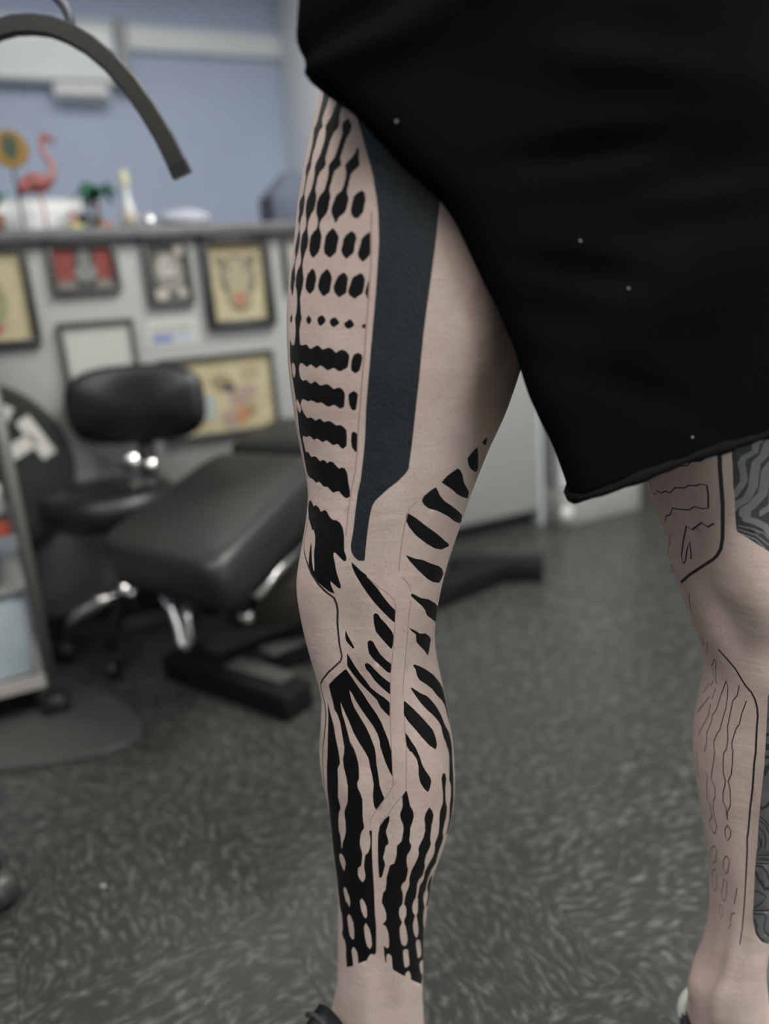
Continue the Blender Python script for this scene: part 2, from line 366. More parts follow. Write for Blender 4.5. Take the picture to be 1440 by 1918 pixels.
RINGS_L = [
(0.0200, 0.3001, 0.6272, 0.0404, 0.0352),
(0.0275, 0.2999, 0.6269, 0.0395, 0.0350),
(0.0350, 0.2998, 0.6266, 0.0386, 0.0347),
(0.0425, 0.2995, 0.6263, 0.0378, 0.0344),
(0.0500, 0.2992, 0.6260, 0.0371, 0.0341),
(0.0575, 0.2989, 0.6257, 0.0363, 0.0338),
(0.0650, 0.2987, 0.6254, 0.0355, 0.0336),
(0.0725, 0.2984, 0.6251, 0.0347, 0.0333),
(0.0800, 0.2980, 0.6248, 0.0339, 0.0332),
(0.0875, 0.2977, 0.6245, 0.0330, 0.0331),
(0.0950, 0.2978, 0.6242, 0.0317, 0.0332),
(0.1025, 0.2988, 0.6241, 0.0295, 0.0333),
(0.1100, 0.3002, 0.6244, 0.0275, 0.0334),
(0.1175, 0.3014, 0.6248, 0.0263, 0.0335),
(0.1250, 0.3026, 0.6251, 0.0256, 0.0336),
(0.1325, 0.3037, 0.6254, 0.0253, 0.0338),
(0.1400, 0.3049, 0.6257, 0.0251, 0.0339),
(0.1475, 0.3061, 0.6261, 0.0253, 0.0342),
(0.1550, 0.3070, 0.6264, 0.0256, 0.0346),
(0.1625, 0.3079, 0.6267, 0.0262, 0.0353),
(0.1700, 0.3087, 0.6270, 0.0270, 0.0360),
(0.1775, 0.3095, 0.6274, 0.0278, 0.0368),
(0.1850, 0.3103, 0.6277, 0.0287, 0.0375),
(0.1925, 0.3111, 0.6280, 0.0297, 0.0382),
(0.2000, 0.3118, 0.6283, 0.0308, 0.0390),
(0.2075, 0.3124, 0.6287, 0.0320, 0.0398),
(0.2150, 0.3130, 0.6290, 0.0334, 0.0405),
(0.2225, 0.3134, 0.6293, 0.0349, 0.0413),
(0.2300, 0.3137, 0.6297, 0.0365, 0.0420),
(0.2375, 0.3141, 0.6300, 0.0381, 0.0427),
(0.2450, 0.3144, 0.6303, 0.0396, 0.0435),
(0.2525, 0.3148, 0.6306, 0.0411, 0.0443),
(0.2600, 0.3152, 0.6310, 0.0425, 0.0450),
(0.2675, 0.3156, 0.6313, 0.0438, 0.0458),
(0.2750, 0.3160, 0.6316, 0.0452, 0.0465),
(0.2825, 0.3163, 0.6319, 0.0466, 0.0472),
(0.2900, 0.3165, 0.6323, 0.0479, 0.0480),
(0.2975, 0.3167, 0.6326, 0.0491, 0.0488),
(0.3050, 0.3168, 0.6329, 0.0502, 0.0495),
(0.3125, 0.3168, 0.6332, 0.0511, 0.0503),
(0.3200, 0.3169, 0.6336, 0.0519, 0.0510),
(0.3275, 0.3168, 0.6339, 0.0522, 0.0515),
(0.3350, 0.3166, 0.6336, 0.0523, 0.0519),
(0.3425, 0.3163, 0.6331, 0.0521, 0.0521),
(0.3500, 0.3160, 0.6326, 0.0516, 0.0522),
(0.3575, 0.3157, 0.6321, 0.0507, 0.0522),
(0.3650, 0.3155, 0.6315, 0.0496, 0.0523),
(0.3725, 0.3152, 0.6310, 0.0483, 0.0524),
(0.3800, 0.3149, 0.6305, 0.0469, 0.0524),
(0.3875, 0.3146, 0.6299, 0.0454, 0.0525),
(0.3950, 0.3141, 0.6294, 0.0440, 0.0525),
(0.4025, 0.3135, 0.6289, 0.0428, 0.0526),
(0.4100, 0.3127, 0.6284, 0.0419, 0.0527),
(0.4175, 0.3116, 0.6278, 0.0415, 0.0527),
(0.4250, 0.3103, 0.6273, 0.0416, 0.0528),
(0.4325, 0.3088, 0.6268, 0.0423, 0.0529),
(0.4400, 0.3072, 0.6262, 0.0435, 0.0530),
(0.4475, 0.3056, 0.6257, 0.0452, 0.0531),
(0.4550, 0.3042, 0.6252, 0.0470, 0.0535),
(0.4625, 0.3030, 0.6246, 0.0487, 0.0540),
(0.4700, 0.3018, 0.6241, 0.0502, 0.0546),
(0.4775, 0.3006, 0.6236, 0.0516, 0.0552),
(0.4850, 0.2993, 0.6231, 0.0531, 0.0558),
(0.4925, 0.2976, 0.6225, 0.0546, 0.0564),
(0.5000, 0.2957, 0.6220, 0.0562, 0.0569),
(0.5075, 0.2943, 0.6223, 0.0575, 0.0574),
(0.5150, 0.2934, 0.6226, 0.0582, 0.0578),
(0.5225, 0.2930, 0.6229, 0.0587, 0.0581),
(0.5300, 0.2928, 0.6232, 0.0592, 0.0585),
(0.5375, 0.2927, 0.6235, 0.0604, 0.0589),
(0.5450, 0.2925, 0.6238, 0.0624, 0.0592),
(0.5525, 0.2921, 0.6241, 0.0649, 0.0597),
(0.5600, 0.2918, 0.6244, 0.0677, 0.0602),
(0.5675, 0.2916, 0.6247, 0.0704, 0.0609),
(0.5750, 0.2916, 0.6250, 0.0730, 0.0617),
(0.5825, 0.2916, 0.6253, 0.0751, 0.0626),
(0.5900, 0.2917, 0.6256, 0.0770, 0.0634),
(0.5975, 0.2918, 0.6259, 0.0784, 0.0643),
(0.6050, 0.2919, 0.6262, 0.0796, 0.0651),
(0.6125, 0.2920, 0.6265, 0.0807, 0.0660),
(0.6200, 0.2920, 0.6268, 0.0818, 0.0669),
(0.6275, 0.2921, 0.6271, 0.0827, 0.0677),
(0.6350, 0.2922, 0.6274, 0.0834, 0.0686),
(0.6425, 0.2923, 0.6277, 0.0841, 0.0694),
(0.6500, 0.2925, 0.6280, 0.0846, 0.0703),
(0.6575, 0.2926, 0.6283, 0.0851, 0.0711),
(0.6650, 0.2927, 0.6286, 0.0856, 0.0720),
(0.6725, 0.2926, 0.6289, 0.0858, 0.0729),
(0.6800, 0.2924, 0.6292, 0.0857, 0.0737),
(0.6875, 0.2920, 0.6295, 0.0853, 0.0746),
(0.6950, 0.2917, 0.6298, 0.0849, 0.0753),
(0.7025, 0.2915, 0.6301, 0.0845, 0.0760),
(0.7100, 0.2912, 0.6305, 0.0841, 0.0764),
(0.7175, 0.2910, 0.6309, 0.0837, 0.0768),
(0.7250, 0.2907, 0.6312, 0.0834, 0.0771),
(0.7325, 0.2905, 0.6316, 0.0830, 0.0775),
(0.7400, 0.2903, 0.6320, 0.0827, 0.0778),
(0.7475, 0.2901, 0.6324, 0.0823, 0.0781),
(0.7550, 0.2898, 0.6328, 0.0820, 0.0785),
]
RINGS_S = [
(0.6410, 0.2645, 0.6495, 0.1384, 0.1204, 0.2200),
(0.6470, 0.2629, 0.6494, 0.1389, 0.1201, 0.2200),
(0.6530, 0.2612, 0.6493, 0.1396, 0.1199, 0.2129),
(0.6590, 0.2595, 0.6492, 0.1405, 0.1196, 0.2045),
(0.6650, 0.2578, 0.6491, 0.1413, 0.1194, 0.1960),
(0.6710, 0.2562, 0.6491, 0.1421, 0.1192, 0.1875),
(0.6770, 0.2545, 0.6490, 0.1430, 0.1189, 0.1790),
(0.6830, 0.2527, 0.6489, 0.1439, 0.1187, 0.1705),
(0.6890, 0.2509, 0.6488, 0.1449, 0.1184, 0.1621),
(0.6950, 0.2490, 0.6487, 0.1459, 0.1182, 0.1536),
(0.7010, 0.2472, 0.6487, 0.1468, 0.1180, 0.1451),
(0.7070, 0.2454, 0.6486, 0.1479, 0.1177, 0.1366),
(0.7130, 0.2436, 0.6485, 0.1489, 0.1175, 0.1282),
(0.7190, 0.2419, 0.6484, 0.1497, 0.1172, 0.1197),
(0.7250, 0.2403, 0.6483, 0.1504, 0.1170, 0.1112),
(0.7310, 0.2387, 0.6483, 0.1511, 0.1168, 0.1027),
(0.7370, 0.2371, 0.6482, 0.1519, 0.1165, 0.0942),
(0.7430, 0.2355, 0.6481, 0.1527, 0.1163, 0.0866),
(0.7490, 0.2338, 0.6480, 0.1535, 0.1160, 0.0799),
(0.7550, 0.2321, 0.6481, 0.1543, 0.1160, 0.0731),
(0.7610, 0.2304, 0.6482, 0.1552, 0.1160, 0.0664),
(0.7670, 0.2286, 0.6483, 0.1560, 0.1160, 0.0596),
(0.7730, 0.2265, 0.6485, 0.1568, 0.1160, 0.0529),
(0.7790, 0.2242, 0.6486, 0.1573, 0.1160, 0.0461),
(0.7850, 0.2218, 0.6487, 0.1578, 0.1160, 0.0394),
(0.7910, 0.2193, 0.6488, 0.1584, 0.1160, 0.0326),
(0.7970, 0.2169, 0.6489, 0.1591, 0.1160, 0.0259),
(0.8000, 0.2151, 0.6490, 0.1597, 0.1160, 0.0225),
(0.8040, 0.2130, 0.6491, 0.1607, 0.1160, 0.0180),
(0.8080, 0.2106, 0.6492, 0.1619, 0.1160, 0.0135),
(0.8120, 0.2079, 0.6492, 0.1635, 0.1160, 0.0090),
(0.8160, 0.2048, 0.6493, 0.1655, 0.1160, 0.0045),
(0.8200, 0.2014, 0.6494, 0.1677, 0.1160, 0.0000),
(0.8240, 0.1983, 0.6495, 0.1694, 0.1164, 0.0000),
(0.8280, 0.1954, 0.6496, 0.1707, 0.1167, 0.0000),
(0.8320, 0.1928, 0.6496, 0.1718, 0.1171, 0.0000),
(0.8360, 0.1901, 0.6497, 0.1729, 0.1174, 0.0000),
(0.8400, 0.1875, 0.6498, 0.1739, 0.1178, 0.0000),
(0.8440, 0.1849, 0.6499, 0.1749, 0.1182, 0.0000),
(0.8480, 0.1822, 0.6500, 0.1760, 0.1185, 0.0000),
(0.8520, 0.1796, 0.6501, 0.1771, 0.1189, 0.0000),
(0.8560, 0.1771, 0.6503, 0.1781, 0.1192, 0.0000),
(0.8600, 0.1745, 0.6505, 0.1792, 0.1196, 0.0000),
(0.8640, 0.1712, 0.6507, 0.1810, 0.1200, 0.0000),
(0.8680, 0.1675, 0.6509, 0.1833, 0.1203, 0.0000),
(0.8720, 0.1639, 0.6511, 0.1855, 0.1207, 0.0000),
(0.8760, 0.1609, 0.6513, 0.1870, 0.1210, 0.0000),
(0.8800, 0.1586, 0.6515, 0.1878, 0.1214, 0.0000),
(0.8840, 0.1565, 0.6517, 0.1884, 0.1218, 0.0000),
(0.8880, 0.1542, 0.6519, 0.1892, 0.1221, 0.0000),
(0.8920, 0.1520, 0.6521, 0.1898, 0.1225, 0.0000),
(0.8960, 0.1504, 0.6523, 0.1898, 0.1228, 0.0000),
(0.9000, 0.1495, 0.6525, 0.1891, 0.1232, 0.0000),
(0.9040, 0.1489, 0.6527, 0.1880, 0.1236, 0.0000),
(0.9080, 0.1484, 0.6529, 0.1867, 0.1239, 0.0000),
(0.9120, 0.1480, 0.6531, 0.1854, 0.1243, 0.0000),
(0.9160, 0.1476, 0.6533, 0.1843, 0.1246, 0.0000),
(0.9200, 0.1474, 0.6535, 0.1832, 0.1250, 0.0000),
(0.9240, 0.1473, 0.6537, 0.1823, 0.1250, 0.0000),
(0.9280, 0.1470, 0.6539, 0.1815, 0.1250, 0.0000),
(0.9300, 0.1468, 0.6540, 0.1808, 0.1250, 0.0000),
(0.9380, 0.1463, 0.6544, 0.1794, 0.1250, 0.0000),
(0.9460, 0.1458, 0.6548, 0.1778, 0.1250, 0.0000),
(0.9540, 0.1453, 0.6552, 0.1762, 0.1250, 0.0000),
(0.9620, 0.1448, 0.6556, 0.1745, 0.1250, 0.0000),
(0.9700, 0.1443, 0.6560, 0.1729, 0.1250, 0.0000),
(0.9780, 0.1439, 0.6564, 0.1712, 0.1250, 0.0000),
(0.9860, 0.1434, 0.6568, 0.1695, 0.1250, 0.0000),
(0.9940, 0.1429, 0.6572, 0.1679, 0.1250, 0.0000),
(1.0020, 0.1424, 0.6576, 0.1663, 0.1250, 0.0000),
(1.0100, 0.1418, 0.6580, 0.1647, 0.1250, 0.0000),
(1.0180, 0.1411, 0.6584, 0.1632, 0.1250, 0.0000),
(1.0260, 0.1405, 0.6588, 0.1617, 0.1250, 0.0000),
(1.0340, 0.1398, 0.6592, 0.1601, 0.1250, 0.0000),
(1.0420, 0.1394, 0.6596, 0.1589, 0.1250, 0.0000),
(1.0500, 0.1395, 0.6600, 0.1582, 0.1250, 0.0000),
(1.0580, 0.1397, 0.6600, 0.1575, 0.1250, 0.0000),
(1.0660, 0.1398, 0.6600, 0.1569, 0.1250, 0.0000),
(1.0740, 0.1400, 0.6600, 0.1562, 0.1250, 0.0000),
(1.0820, 0.1402, 0.6600, 0.1555, 0.1250, 0.0000),
(1.0900, 0.1403, 0.6600, 0.1548, 0.1250, 0.0000),
]
BUMPS_R = [(212, 0.5, 15, 0.032, 0.007), (228, 0.56, 14, 0.035, 0.006), (238, 0.425, 14, 0.05, -0.004), (252, 0.505, 13, 0.026, -0.0055), (245, 0.46, 9, 0.05, -0.002), (300, 0.5, 25, 0.035, 0.003), (262, 0.6, 20, 0.05, 0.004), (205, 0.405, 10, 0.02, 0.004), (325, 0.44, 14, 0.03, -0.004), (285, 0.75, 22, 0.06, 0.004), (318, 0.72, 12, 0.09, -0.006), (300, 0.33, 26, 0.05, 0.003), (262, 0.33, 10, 0.09, -0.003), (255, 0.105, 10, 0.03, 0.003), (285, 0.1, 10, 0.025, -0.003)]
BUMPS_L = [(262, 0.518, 22, 0.03, 0.008), (226, 0.485, 11, 0.028, -0.008), (258, 0.452, 18, 0.016, -0.005), (285, 0.425, 16, 0.02, 0.005), (242, 0.575, 14, 0.03, 0.005), (300, 0.51, 12, 0.03, -0.002), (213, 0.51, 10, 0.02, -0.005), (182, 0.082, 14, 0.014, 0.006), (225, 0.1, 8, 0.05, 0.003), (212, 0.1, 6, 0.05, -0.003), (262, 0.3, 10, 0.08, 0.003), (240, 0.3, 10, 0.08, -0.003)]
LINT = [(241.0, 0.778), (250.0, 0.654), (246.5, 0.748), (228.5, 0.851)]
TATTOO_R = [
("ink", "207.1,888.2 208.7,882.2 207.9,876.1 207.4,868.5 203.6,864.6 205.4,859.9 206.2,855 205.7,850.5 205.3,844.5 202.7,840.8 203.2,837.3 205.1,834.5 205.3,829.7 205,824.5 203.6,822.5 198.6,820 198.5,816.1 201.1,812.7 199.9,807.9 201.9,804.6 203.5,802.4 202.6,798 201.3,794.7 199.8,790.3 199.5,785.8 202.5,781.4 202.5,777.9 201,775 198.5,772.1 198.6,767.4 199.7,760.1 201.1,759.4 204,754.1 205.1,756.6 205.8,762.2 206.5,766.3 205,771.5 204.3,773.2 203.8,777.8 204.7,781.2 205.8,785.1 206.5,789.5 206.3,796 204.2,800.3 204.6,804.2 205.6,807 207.8,810.1 208.3,813.8 208.4,819.1 206.8,822.8 207,825.7 207.5,830.9 207.9,833.4 208.5,836.1 210.5,839.4 209.7,843.4 209.9,847.5 211.5,853.1 212.3,858.4 213.7,861.7 216,862.8 214.2,867.4 214.4,870.5 216.2,875.3 217.1,880.7 217.4,883.3 217,887.4 206.3,891.2"),
("ink", "225,877.8 223.6,871.7 222.3,867.2 219.9,864.3 218.5,862.3 219.6,859.1 220,854.5 219.2,850.2 218,845.4 215.4,841 214.6,838.5 215.4,834.5 215.4,829.1 214.9,826.4 214.2,824.2 211.8,820.4 210.5,817.8 210.4,814 210.6,810.1 211.9,805.9 212.3,802.5 211.8,799.1 208.8,795.7 208,790.8 208.1,786.8 209.8,782.2 211,778.5 210.5,775.1 207.9,771.3 207.1,766.8 207.9,759.6 208.1,761.1 209.8,756.9 210.6,752.2 210.9,747.1 210.4,742.4 209.1,738.8 209.6,734.1 209.9,729.9 209.3,725.6 208.2,721.4 207.1,711.7 213.7,711.8 213.9,719.8 213.8,724.6 213.7,730.3 214.7,735 215.6,738.6 214.7,742.7 214.4,746.9 213.6,752 214.3,756.1 215.5,761.5 215.5,766 213.9,770.7 214.1,771.2 213,774.8 213.2,778.8 214.1,783.1 215.5,786.9 215.9,791.2 214.7,795.8 214,800.3 214.5,804.1 216.4,808.1 218.6,810.5 219.5,815.6 219.5,818.9 218.1,823.4 218.2,825.7 218.7,828.4 218.7,830.5 220.2,833.9 222.9,836 223.9,838.1 222.8,842 223.6,846.3 224.7,852.3 226.4,856.8 228.8,858.8 229.2,862.2 228.4,865.5 229,869.3 229.6,873"),
("ink", "233.4,862.9 231,860.9 231.3,857.8 232,854.5 231,849.9 229.8,843.9 228.9,840.6 226.5,838 225.8,835.8 226.5,832 226.2,828 225.8,826.7 225.2,823.3 224.7,821.6 221.7,818.4 220.5,815.4 220.1,811.2 220.4,807.8 221.6,804.8 222.1,801.8 221.6,798.1 218.8,795.6 217.3,793 216.9,788.1 217.1,784.7 218.8,781.1 221,778.6 223.9,781.4 224.9,784.6 225.1,787.9 225.3,792.2 224.5,795.2 223.3,798.3 223.4,801.1 224.5,803.3 227.1,806.2 228.2,808.8 228.6,812.9 229.1,817 228,820.9 228.2,823.6 228.9,826.2 229.3,829.2 230.2,832.6 232.6,834.3 233.5,835.9 232.5,839.8 233.3,844 234.6,850.4 236.3,853.9 237.1,857.2 235.6,861.1 234.3,862.7"),
("ink", "241.1,845 240.3,841.2 238.6,838.5 236.1,835.8 235.7,834.1 236.6,830.8 236.7,827.6 236.2,824.8 235.8,822.1 235,819.5 232.1,816.9 231.3,813.8 230.4,811.2 229.9,808 230.6,805.1 231.7,802.5 232.6,799.3 233.6,800.8 234.5,803 237.2,805.3 238.1,807.5 238.4,810.6 239,813.8 238.1,816.7 237.8,819 238.4,823 238.5,824.3 239.3,828.9 241,830.9 242.9,832.7 243.1,834.5 242.3,838.6 242.2,842.6"),
("ink", "244.8,817.8 242.8,816.7 241.3,814.7 240.7,811.2 240.1,807.1 240.4,803.9 242.2,800.8 244,801 246,804.3 246.5,808.4 246.9,812 246.5,815.2 245.7,817.2"),
("ink", "231.6,796.8 229.1,794.5 227.6,791.9 227.4,788.1 227.2,784.3 228,780.8 231.3,777.3 234.3,780.4 234.6,785.6 235.1,790.2 233.5,793.8"),
("ink", "241.1,793.3 238.5,791.1 237.3,788.5 237.1,784.8 236.6,782 237.5,779 239.6,775.5 242.9,779.2 243,784.4 243.6,788.5 242.7,791.4"),
("ink", "249.1,791.2 247.4,789.8 245.9,787.7 245.4,783.5 244.6,778.5 245.2,776.1 247.1,772.6 248.9,774.6 250.4,777.7 250.3,783.8 250,789.9"),
("ink", "221.3,772.1 218.2,768.2 217.5,764.8 217.3,760.4 218.1,757.8 221.1,754.6 223.8,757.3 224.3,761.2 224.7,765.1 223.3,769.7"),
("ink", "230.5,770.7 227.6,767.7 226.5,764.9 225.9,759.6 226.6,757 229.5,752.2 232.8,754.9 233.1,759.3 233.5,764.1 232.4,767.6"),
("ink", "238.9,767.2 236.5,765.2 235.4,761.9 234.5,758.1 235,754.7 237.5,750.7 240.9,753.5 241,757.9 241.3,762.7 240.3,765.7"),
("ink", "246.6,765.7 243.3,763.4 242.5,759.6 241.5,754.4 242.4,751.6 244.7,749.1 248.2,752.6 248.6,757.4 248.8,761.2 247.8,764.7"),
("ink", "250.8,761.5 249.9,758.7 249.2,754.5 249,752.5 250.2,748.8 250.9,748.4 250.8,754.7"),
("ink", "221.1,740.5 219,737.7 219.8,735.3 221.1,733.8 222.4,735.4 223,737.2"),
("ink", "229,739.9 226.7,738.5 226.4,736.2 227.3,733.4 228.6,732.4 230.8,734.7 231.3,736.6 229.9,739.3"),
("ink", "235.4,737.9 233.6,736.7 233.2,734.7 234.1,732.1 235.4,731 237.4,732.6 238.2,734.1 236.6,737.2"),
("ink", "242.8,736.1 241.2,734.3 240.1,733.4 240.7,731.1 242.4,729.2 244.4,730.7 244.9,732.2 243.8,735"),
("ink", "249,732.2 248.1,730.8 248.6,729.3 249.4,728.9 249.9,730.4 249.7,731.9"),
("ink", "204.8,742.3 201.9,738.9 202.6,736.2 204.5,735.2 205.9,738.3"),
("ink", "201.9,723.4 205.1,718.9 208.7,720.8 212,722.5 213.9,720.3 215.3,719.3 219.2,720.3 221.8,716.8 223.5,717.6 226.1,719.3 227.7,718.5 229.3,716.1 230.6,716.6 233,717.5 234.7,716.1 236.5,713.4 237.8,714.9 239.6,715.5 241.3,714.4 242.9,711.4 242.7,707.4 242.1,702.8 238.5,700.4 237.4,701 235.4,703.1 232,701.3 229.2,704.4 227.7,705 225.3,702.8 223.2,705 221.7,705.8 218.9,703.9 215.7,706.5 213.5,706.6 212,703.9 212,700.6 212.5,696.3 214.9,693.7 217.8,694.8 221,692 222.6,692.6 224.5,694 227.4,690.7 228.8,691 231.4,691.8 233,690.7 235.2,688 236.6,688.8 238.1,689.1 239.6,687.9 240.9,684.9 240.7,679.8 240.4,675 238.3,673.7 235.1,676.7 232.1,675.2 230.8,675.6 227.7,678.3 224.7,677.7 220.5,679.7 218,678.5 213.4,680.3 211.3,678.5 210,675 211.3,671.7 213.1,668.5 215.3,665.9 218.2,666.7 220,666.3 222.2,664.5 225.7,666.4 228.5,663.7 230.2,664.6 232.1,664.7 234.2,663.1 235.7,661.5 237.6,661.9 239.2,661.2 241.4,658.2 241.6,652.7 241.4,646.6 241.2,646.2 239.3,643.9 238,645 236.2,647.7 233.2,646.6 229.2,650.2 226.2,648.3 222.1,651.1 219.4,649.5 215.9,652.3 211.4,650.7 207.5,651.4 205.8,648.1 206.4,644.1 207.5,638.4 211.1,639.3 214.4,635.5 217.9,636.8 220.1,636.3 222.8,633.4 225.4,634.9 227.4,634.2 228.7,632.6 230.5,634.2 232.8,633.8 234.6,631.4 236.8,628.9 238.4,630.1 240.5,629.1 241.8,625.4 242.3,619.2 243.2,612.4 243.4,607.8 241.7,606.3 239.6,607.1 236,611.6 231.8,610 227.8,614.1 224.6,613.7 220.1,617.1 216.4,615.5 211.2,618.1 207.8,617.7 204.2,619 202.1,621.3 201.8,632.1 201.9,642.2 201.1,652.6 202.7,665.7 203.6,669.1 203.3,683.3 201.5,697.2 199.8,710.9 201.1,721.8"),
("skin", "203.8,706.5 202.4,703.3 202.5,698.9 204.9,695 207.7,699.3 207.8,703.7 206.1,706.3"),
("skin", "205.4,679.6 203.6,675.4 205.3,670.5 207.7,668.8 210.2,672.2 208.8,676 206.8,678.6"),
("ink", "203.2,598.8 209.2,597.7 212.1,595.7 216.1,597.7 219.9,596.6 223,593.9 226.3,596 228.4,595 231.4,591 233.9,589.2 236.5,589 239.3,587 241.6,582.9 243.2,577 244.1,571 245.2,564.3 247.3,559.3 247.5,556.2 245.9,556 243.4,558.8 240.1,562.9 238.7,563.5 238.9,560.7 240.3,555.8 241.8,549.6 243.6,543.2 246.1,534.5 245.6,532.2 244.1,533 241.7,536.1 239,539.5 239.6,535.6 241.2,530.2 241.7,527.8 238.8,529.7 235.1,533.8 231.2,538.2 228.2,541.6 224.5,546.6 221.4,551.3 220.1,556.4 218.6,563.8 218.7,569.2 221.4,562.7 224.2,554.4 226.5,548.1 227.6,546.8 226.8,551.8 224.5,560.4 223.3,569.1 221.7,574.7 218.3,578.6 216,577.7 211.6,581 204.1,583.8 197.6,589.3 197.7,595.5"),
("ink", "246.4,712.9 244.7,711.4 243.9,707.9 243.6,703.8 243.8,700.7 245.9,698.5 247.6,700.4 248.3,704.5 248.8,709.5 248,711.9"),
("ink", "245.2,686.4 243.4,685 242.5,683.5 242.7,679.2 243.4,674.9 244.5,672.5 246.2,672.4 246.7,676.4 247.2,683.8 246.3,685.4"),
("ink", "245.2,657.1 244,655.5 243.8,650 244.3,645.1 246.3,641.6 247.1,642.3 247.2,647.2 247.2,655.2"),
("band", "236,872.4 239.4,861.5 242.2,853.5 244.3,846.2 246.6,838.3 248.7,830.8 250,823.9 250.4,820.5 251.5,814 252.5,803.8 253.1,792.2 253.5,782.9 253.6,768.8 253.6,768.7 253.6,754.4 253.2,739.9 252.7,727.6 252.4,717.7 252.3,719.8 252.1,711 251.9,702.1 251.5,688.2 251.1,673.5 251,664.1 251,654.6 251.1,654.2 250.8,644.6 250.5,635 249.6,621 247.8,609.5 247.5,595.1 247.5,597.6 248.3,580 248.5,568.5 249.7,563.6 252.3,559.1 255.7,555.9 259.7,555.7 258.6,564.4 257.5,576.6 256.8,589.7 256.9,595.6 257.4,600.8 258.9,604.7 263.5,610.7 266,613.8 269.9,617.6 274.1,623.8 275.2,627 275,631.5 274.6,642.5 274.1,657.8 273.9,668.2 273.8,678.4 273.7,688.6 273.5,697.3 273.3,705.8 273.4,714.3 273.5,722.7 273.9,731 274.3,739.2 274.8,747.3 275.2,755.3 275.7,763.2 276.1,770.9 276.6,778.6 277.1,788.2 277.7,797.8 278.5,807.3 279.2,815.4 280,823.4 280.8,831.4 280.9,839.3 281,847.2 281.1,855.1 281.1,862.8 275.3,867 269.4,871.4 263.3,875.8 257.1,880.3 250.3,877.4 243.4,874.7"),
("ink", "327.3,639.7 324.8,638 324.4,636.7 328.3,633.6 330.7,633.3 329.9,636.3"),
("ink", "320.4,633.6 317.4,630.6 314.4,626.8 318.3,620.8 323.3,616.2 332.7,611.5 333.5,614.3 326.8,625.1 322.2,632.4"),
("ink", "307.7,620.8 304.2,619.2 300.2,616.7 297.2,612.6 301.9,608.9 309.7,603.5 315.4,599.1 324.8,594.1 335.9,589.9 333.3,595.7 326.6,600.9 320,606.7 315,614.2 311,618.6"),
("ink", "294.1,609.7 290.6,607.4 287.5,604 286.8,600.7 289.2,596.8 293.1,593.3 301,589.5 313.2,582.1 324,575 335.4,570 340.1,570.3 335.6,576.5 326.5,582.1 313.9,590.2 305,596 299.5,601.4 296,606.8"),
("ink", "279.6,592.4 279,590.6 279.7,586.4 283.1,580.5 289.5,572.7 299.5,563.9 309.5,557.1 317.9,553.8 322.4,553.9 327.7,553.5 326.7,555.6 319.4,560.2 306.4,570.2 295.3,578.9 286.5,586.9"),
("ink", "286.3,557.5 290.7,551.7 299.2,542.6 310.3,532.4 317.2,527.7 328.3,523 332.5,524.9 334.3,528.7 328.2,534.5 321.6,539.1 309.4,545.2 300.5,550.6 294.1,553"),
("ink", "298,524.2 297.7,522.1 302.4,517.1 309.8,509.6 313.6,505.1 317.2,499.1 324.6,493.5 350.4,478.4 349.5,491.8 341.9,497.4 328.9,505.1 315.7,513.7 307,517.6 301.7,521.7"),
("ink", "299.1,494.1 302.2,489.8 306.7,485.6 308.1,478.3 313.8,471.8 322.6,463.9 329.7,455.9 333.6,462.9 334.8,470.1 328.5,475.5 319.4,481.6 311.5,484.5 305,489.9"),
("ink", "306.9,457.5 305.1,456.8 307.8,452.5 308.7,445.8 311.2,440.5 319,433.6 327.8,424.8 332.3,417.1 338.2,410 343.8,401.3 344.6,391.9 346.9,382.4 349,370.5 355.7,358.9 354,367.5 351.5,385.3 352.5,399.1 354,413.4 345.9,423.2 335.3,435.9 323.4,445.8 313.8,452.8"),
("ink", "299.9,438.2 299.3,437.4 302.7,428.5 305.9,421.6 310.9,413.3 317.6,404.7 322.9,396.5 325.5,390.2 325.1,384.6 325.8,377.7 328.6,369.4 329.9,360.5 326.9,373.2 329.8,365.6 329.8,356.7 327.7,345.1 326.6,335.9 329.3,328 329.1,317.6 327.1,309.8 327.9,299.4 329,292.6 328,284.1 327.6,278.1 334.6,276.8 336.3,284.9 337.6,291 337.3,300.3 339.6,306.4 337.4,327.4 337.5,338.9 337.2,350.6 339.8,360.5 341.5,370.9 340.1,364.2 338.9,376.2 332.6,387.9 330.1,398.7 326.4,408.3 319.8,419.1 315.7,424.1 308.6,429.3 302.9,435.4"),
("ink", "290.4,428.7 287.6,416 290.1,409.2 295.1,401 300.8,390.8 306.6,380.8 312.3,374.2 314.9,377.6 314.8,384.8 313.4,392.5 308.2,401.2 301.5,412.2 296,420.9"),
("ink", "287,399.1 286.4,387.7 289.2,380.8 290.4,380.4 294,372.4 294.9,365 294.3,356.6 295.3,349 298,342.2 300.9,337.4 303.1,340.8 304.7,346.8 303.8,351.6 300.4,358.8 298.1,365.4 296.7,373.7 294.4,382.8 290.7,390.8 292.3,387.1 289.1,394.8"),
("ink", "251,555.2 252.1,551 255.1,544.6 259.2,538.1 264.4,529.1 260.5,536 265.6,528.3 271.5,520 277.3,512.8 283,505.8 287,501.3 287.6,506.5 287.3,511.7 282.2,518.1 277.5,524.9 273.2,531.3 268.2,537.2 263.7,542.3 268.1,537.9 263,543.7 257.6,548.3 253.3,552.9"),
("ink", "272.4,510.8 271,508.9 271.4,502.3 273.1,494.4 277.8,487.8 282.6,481.4 285.6,477.6 286.6,480.8 287,489.5 285.1,494.4 280.4,501.5 276.4,506.3 274.6,509.9"),
("ink", "245.6,493.7 244.9,488.3 245.5,483.6 248.9,479.6 251.8,477.2 253.3,478 250.5,483.1 247.2,488.9"),
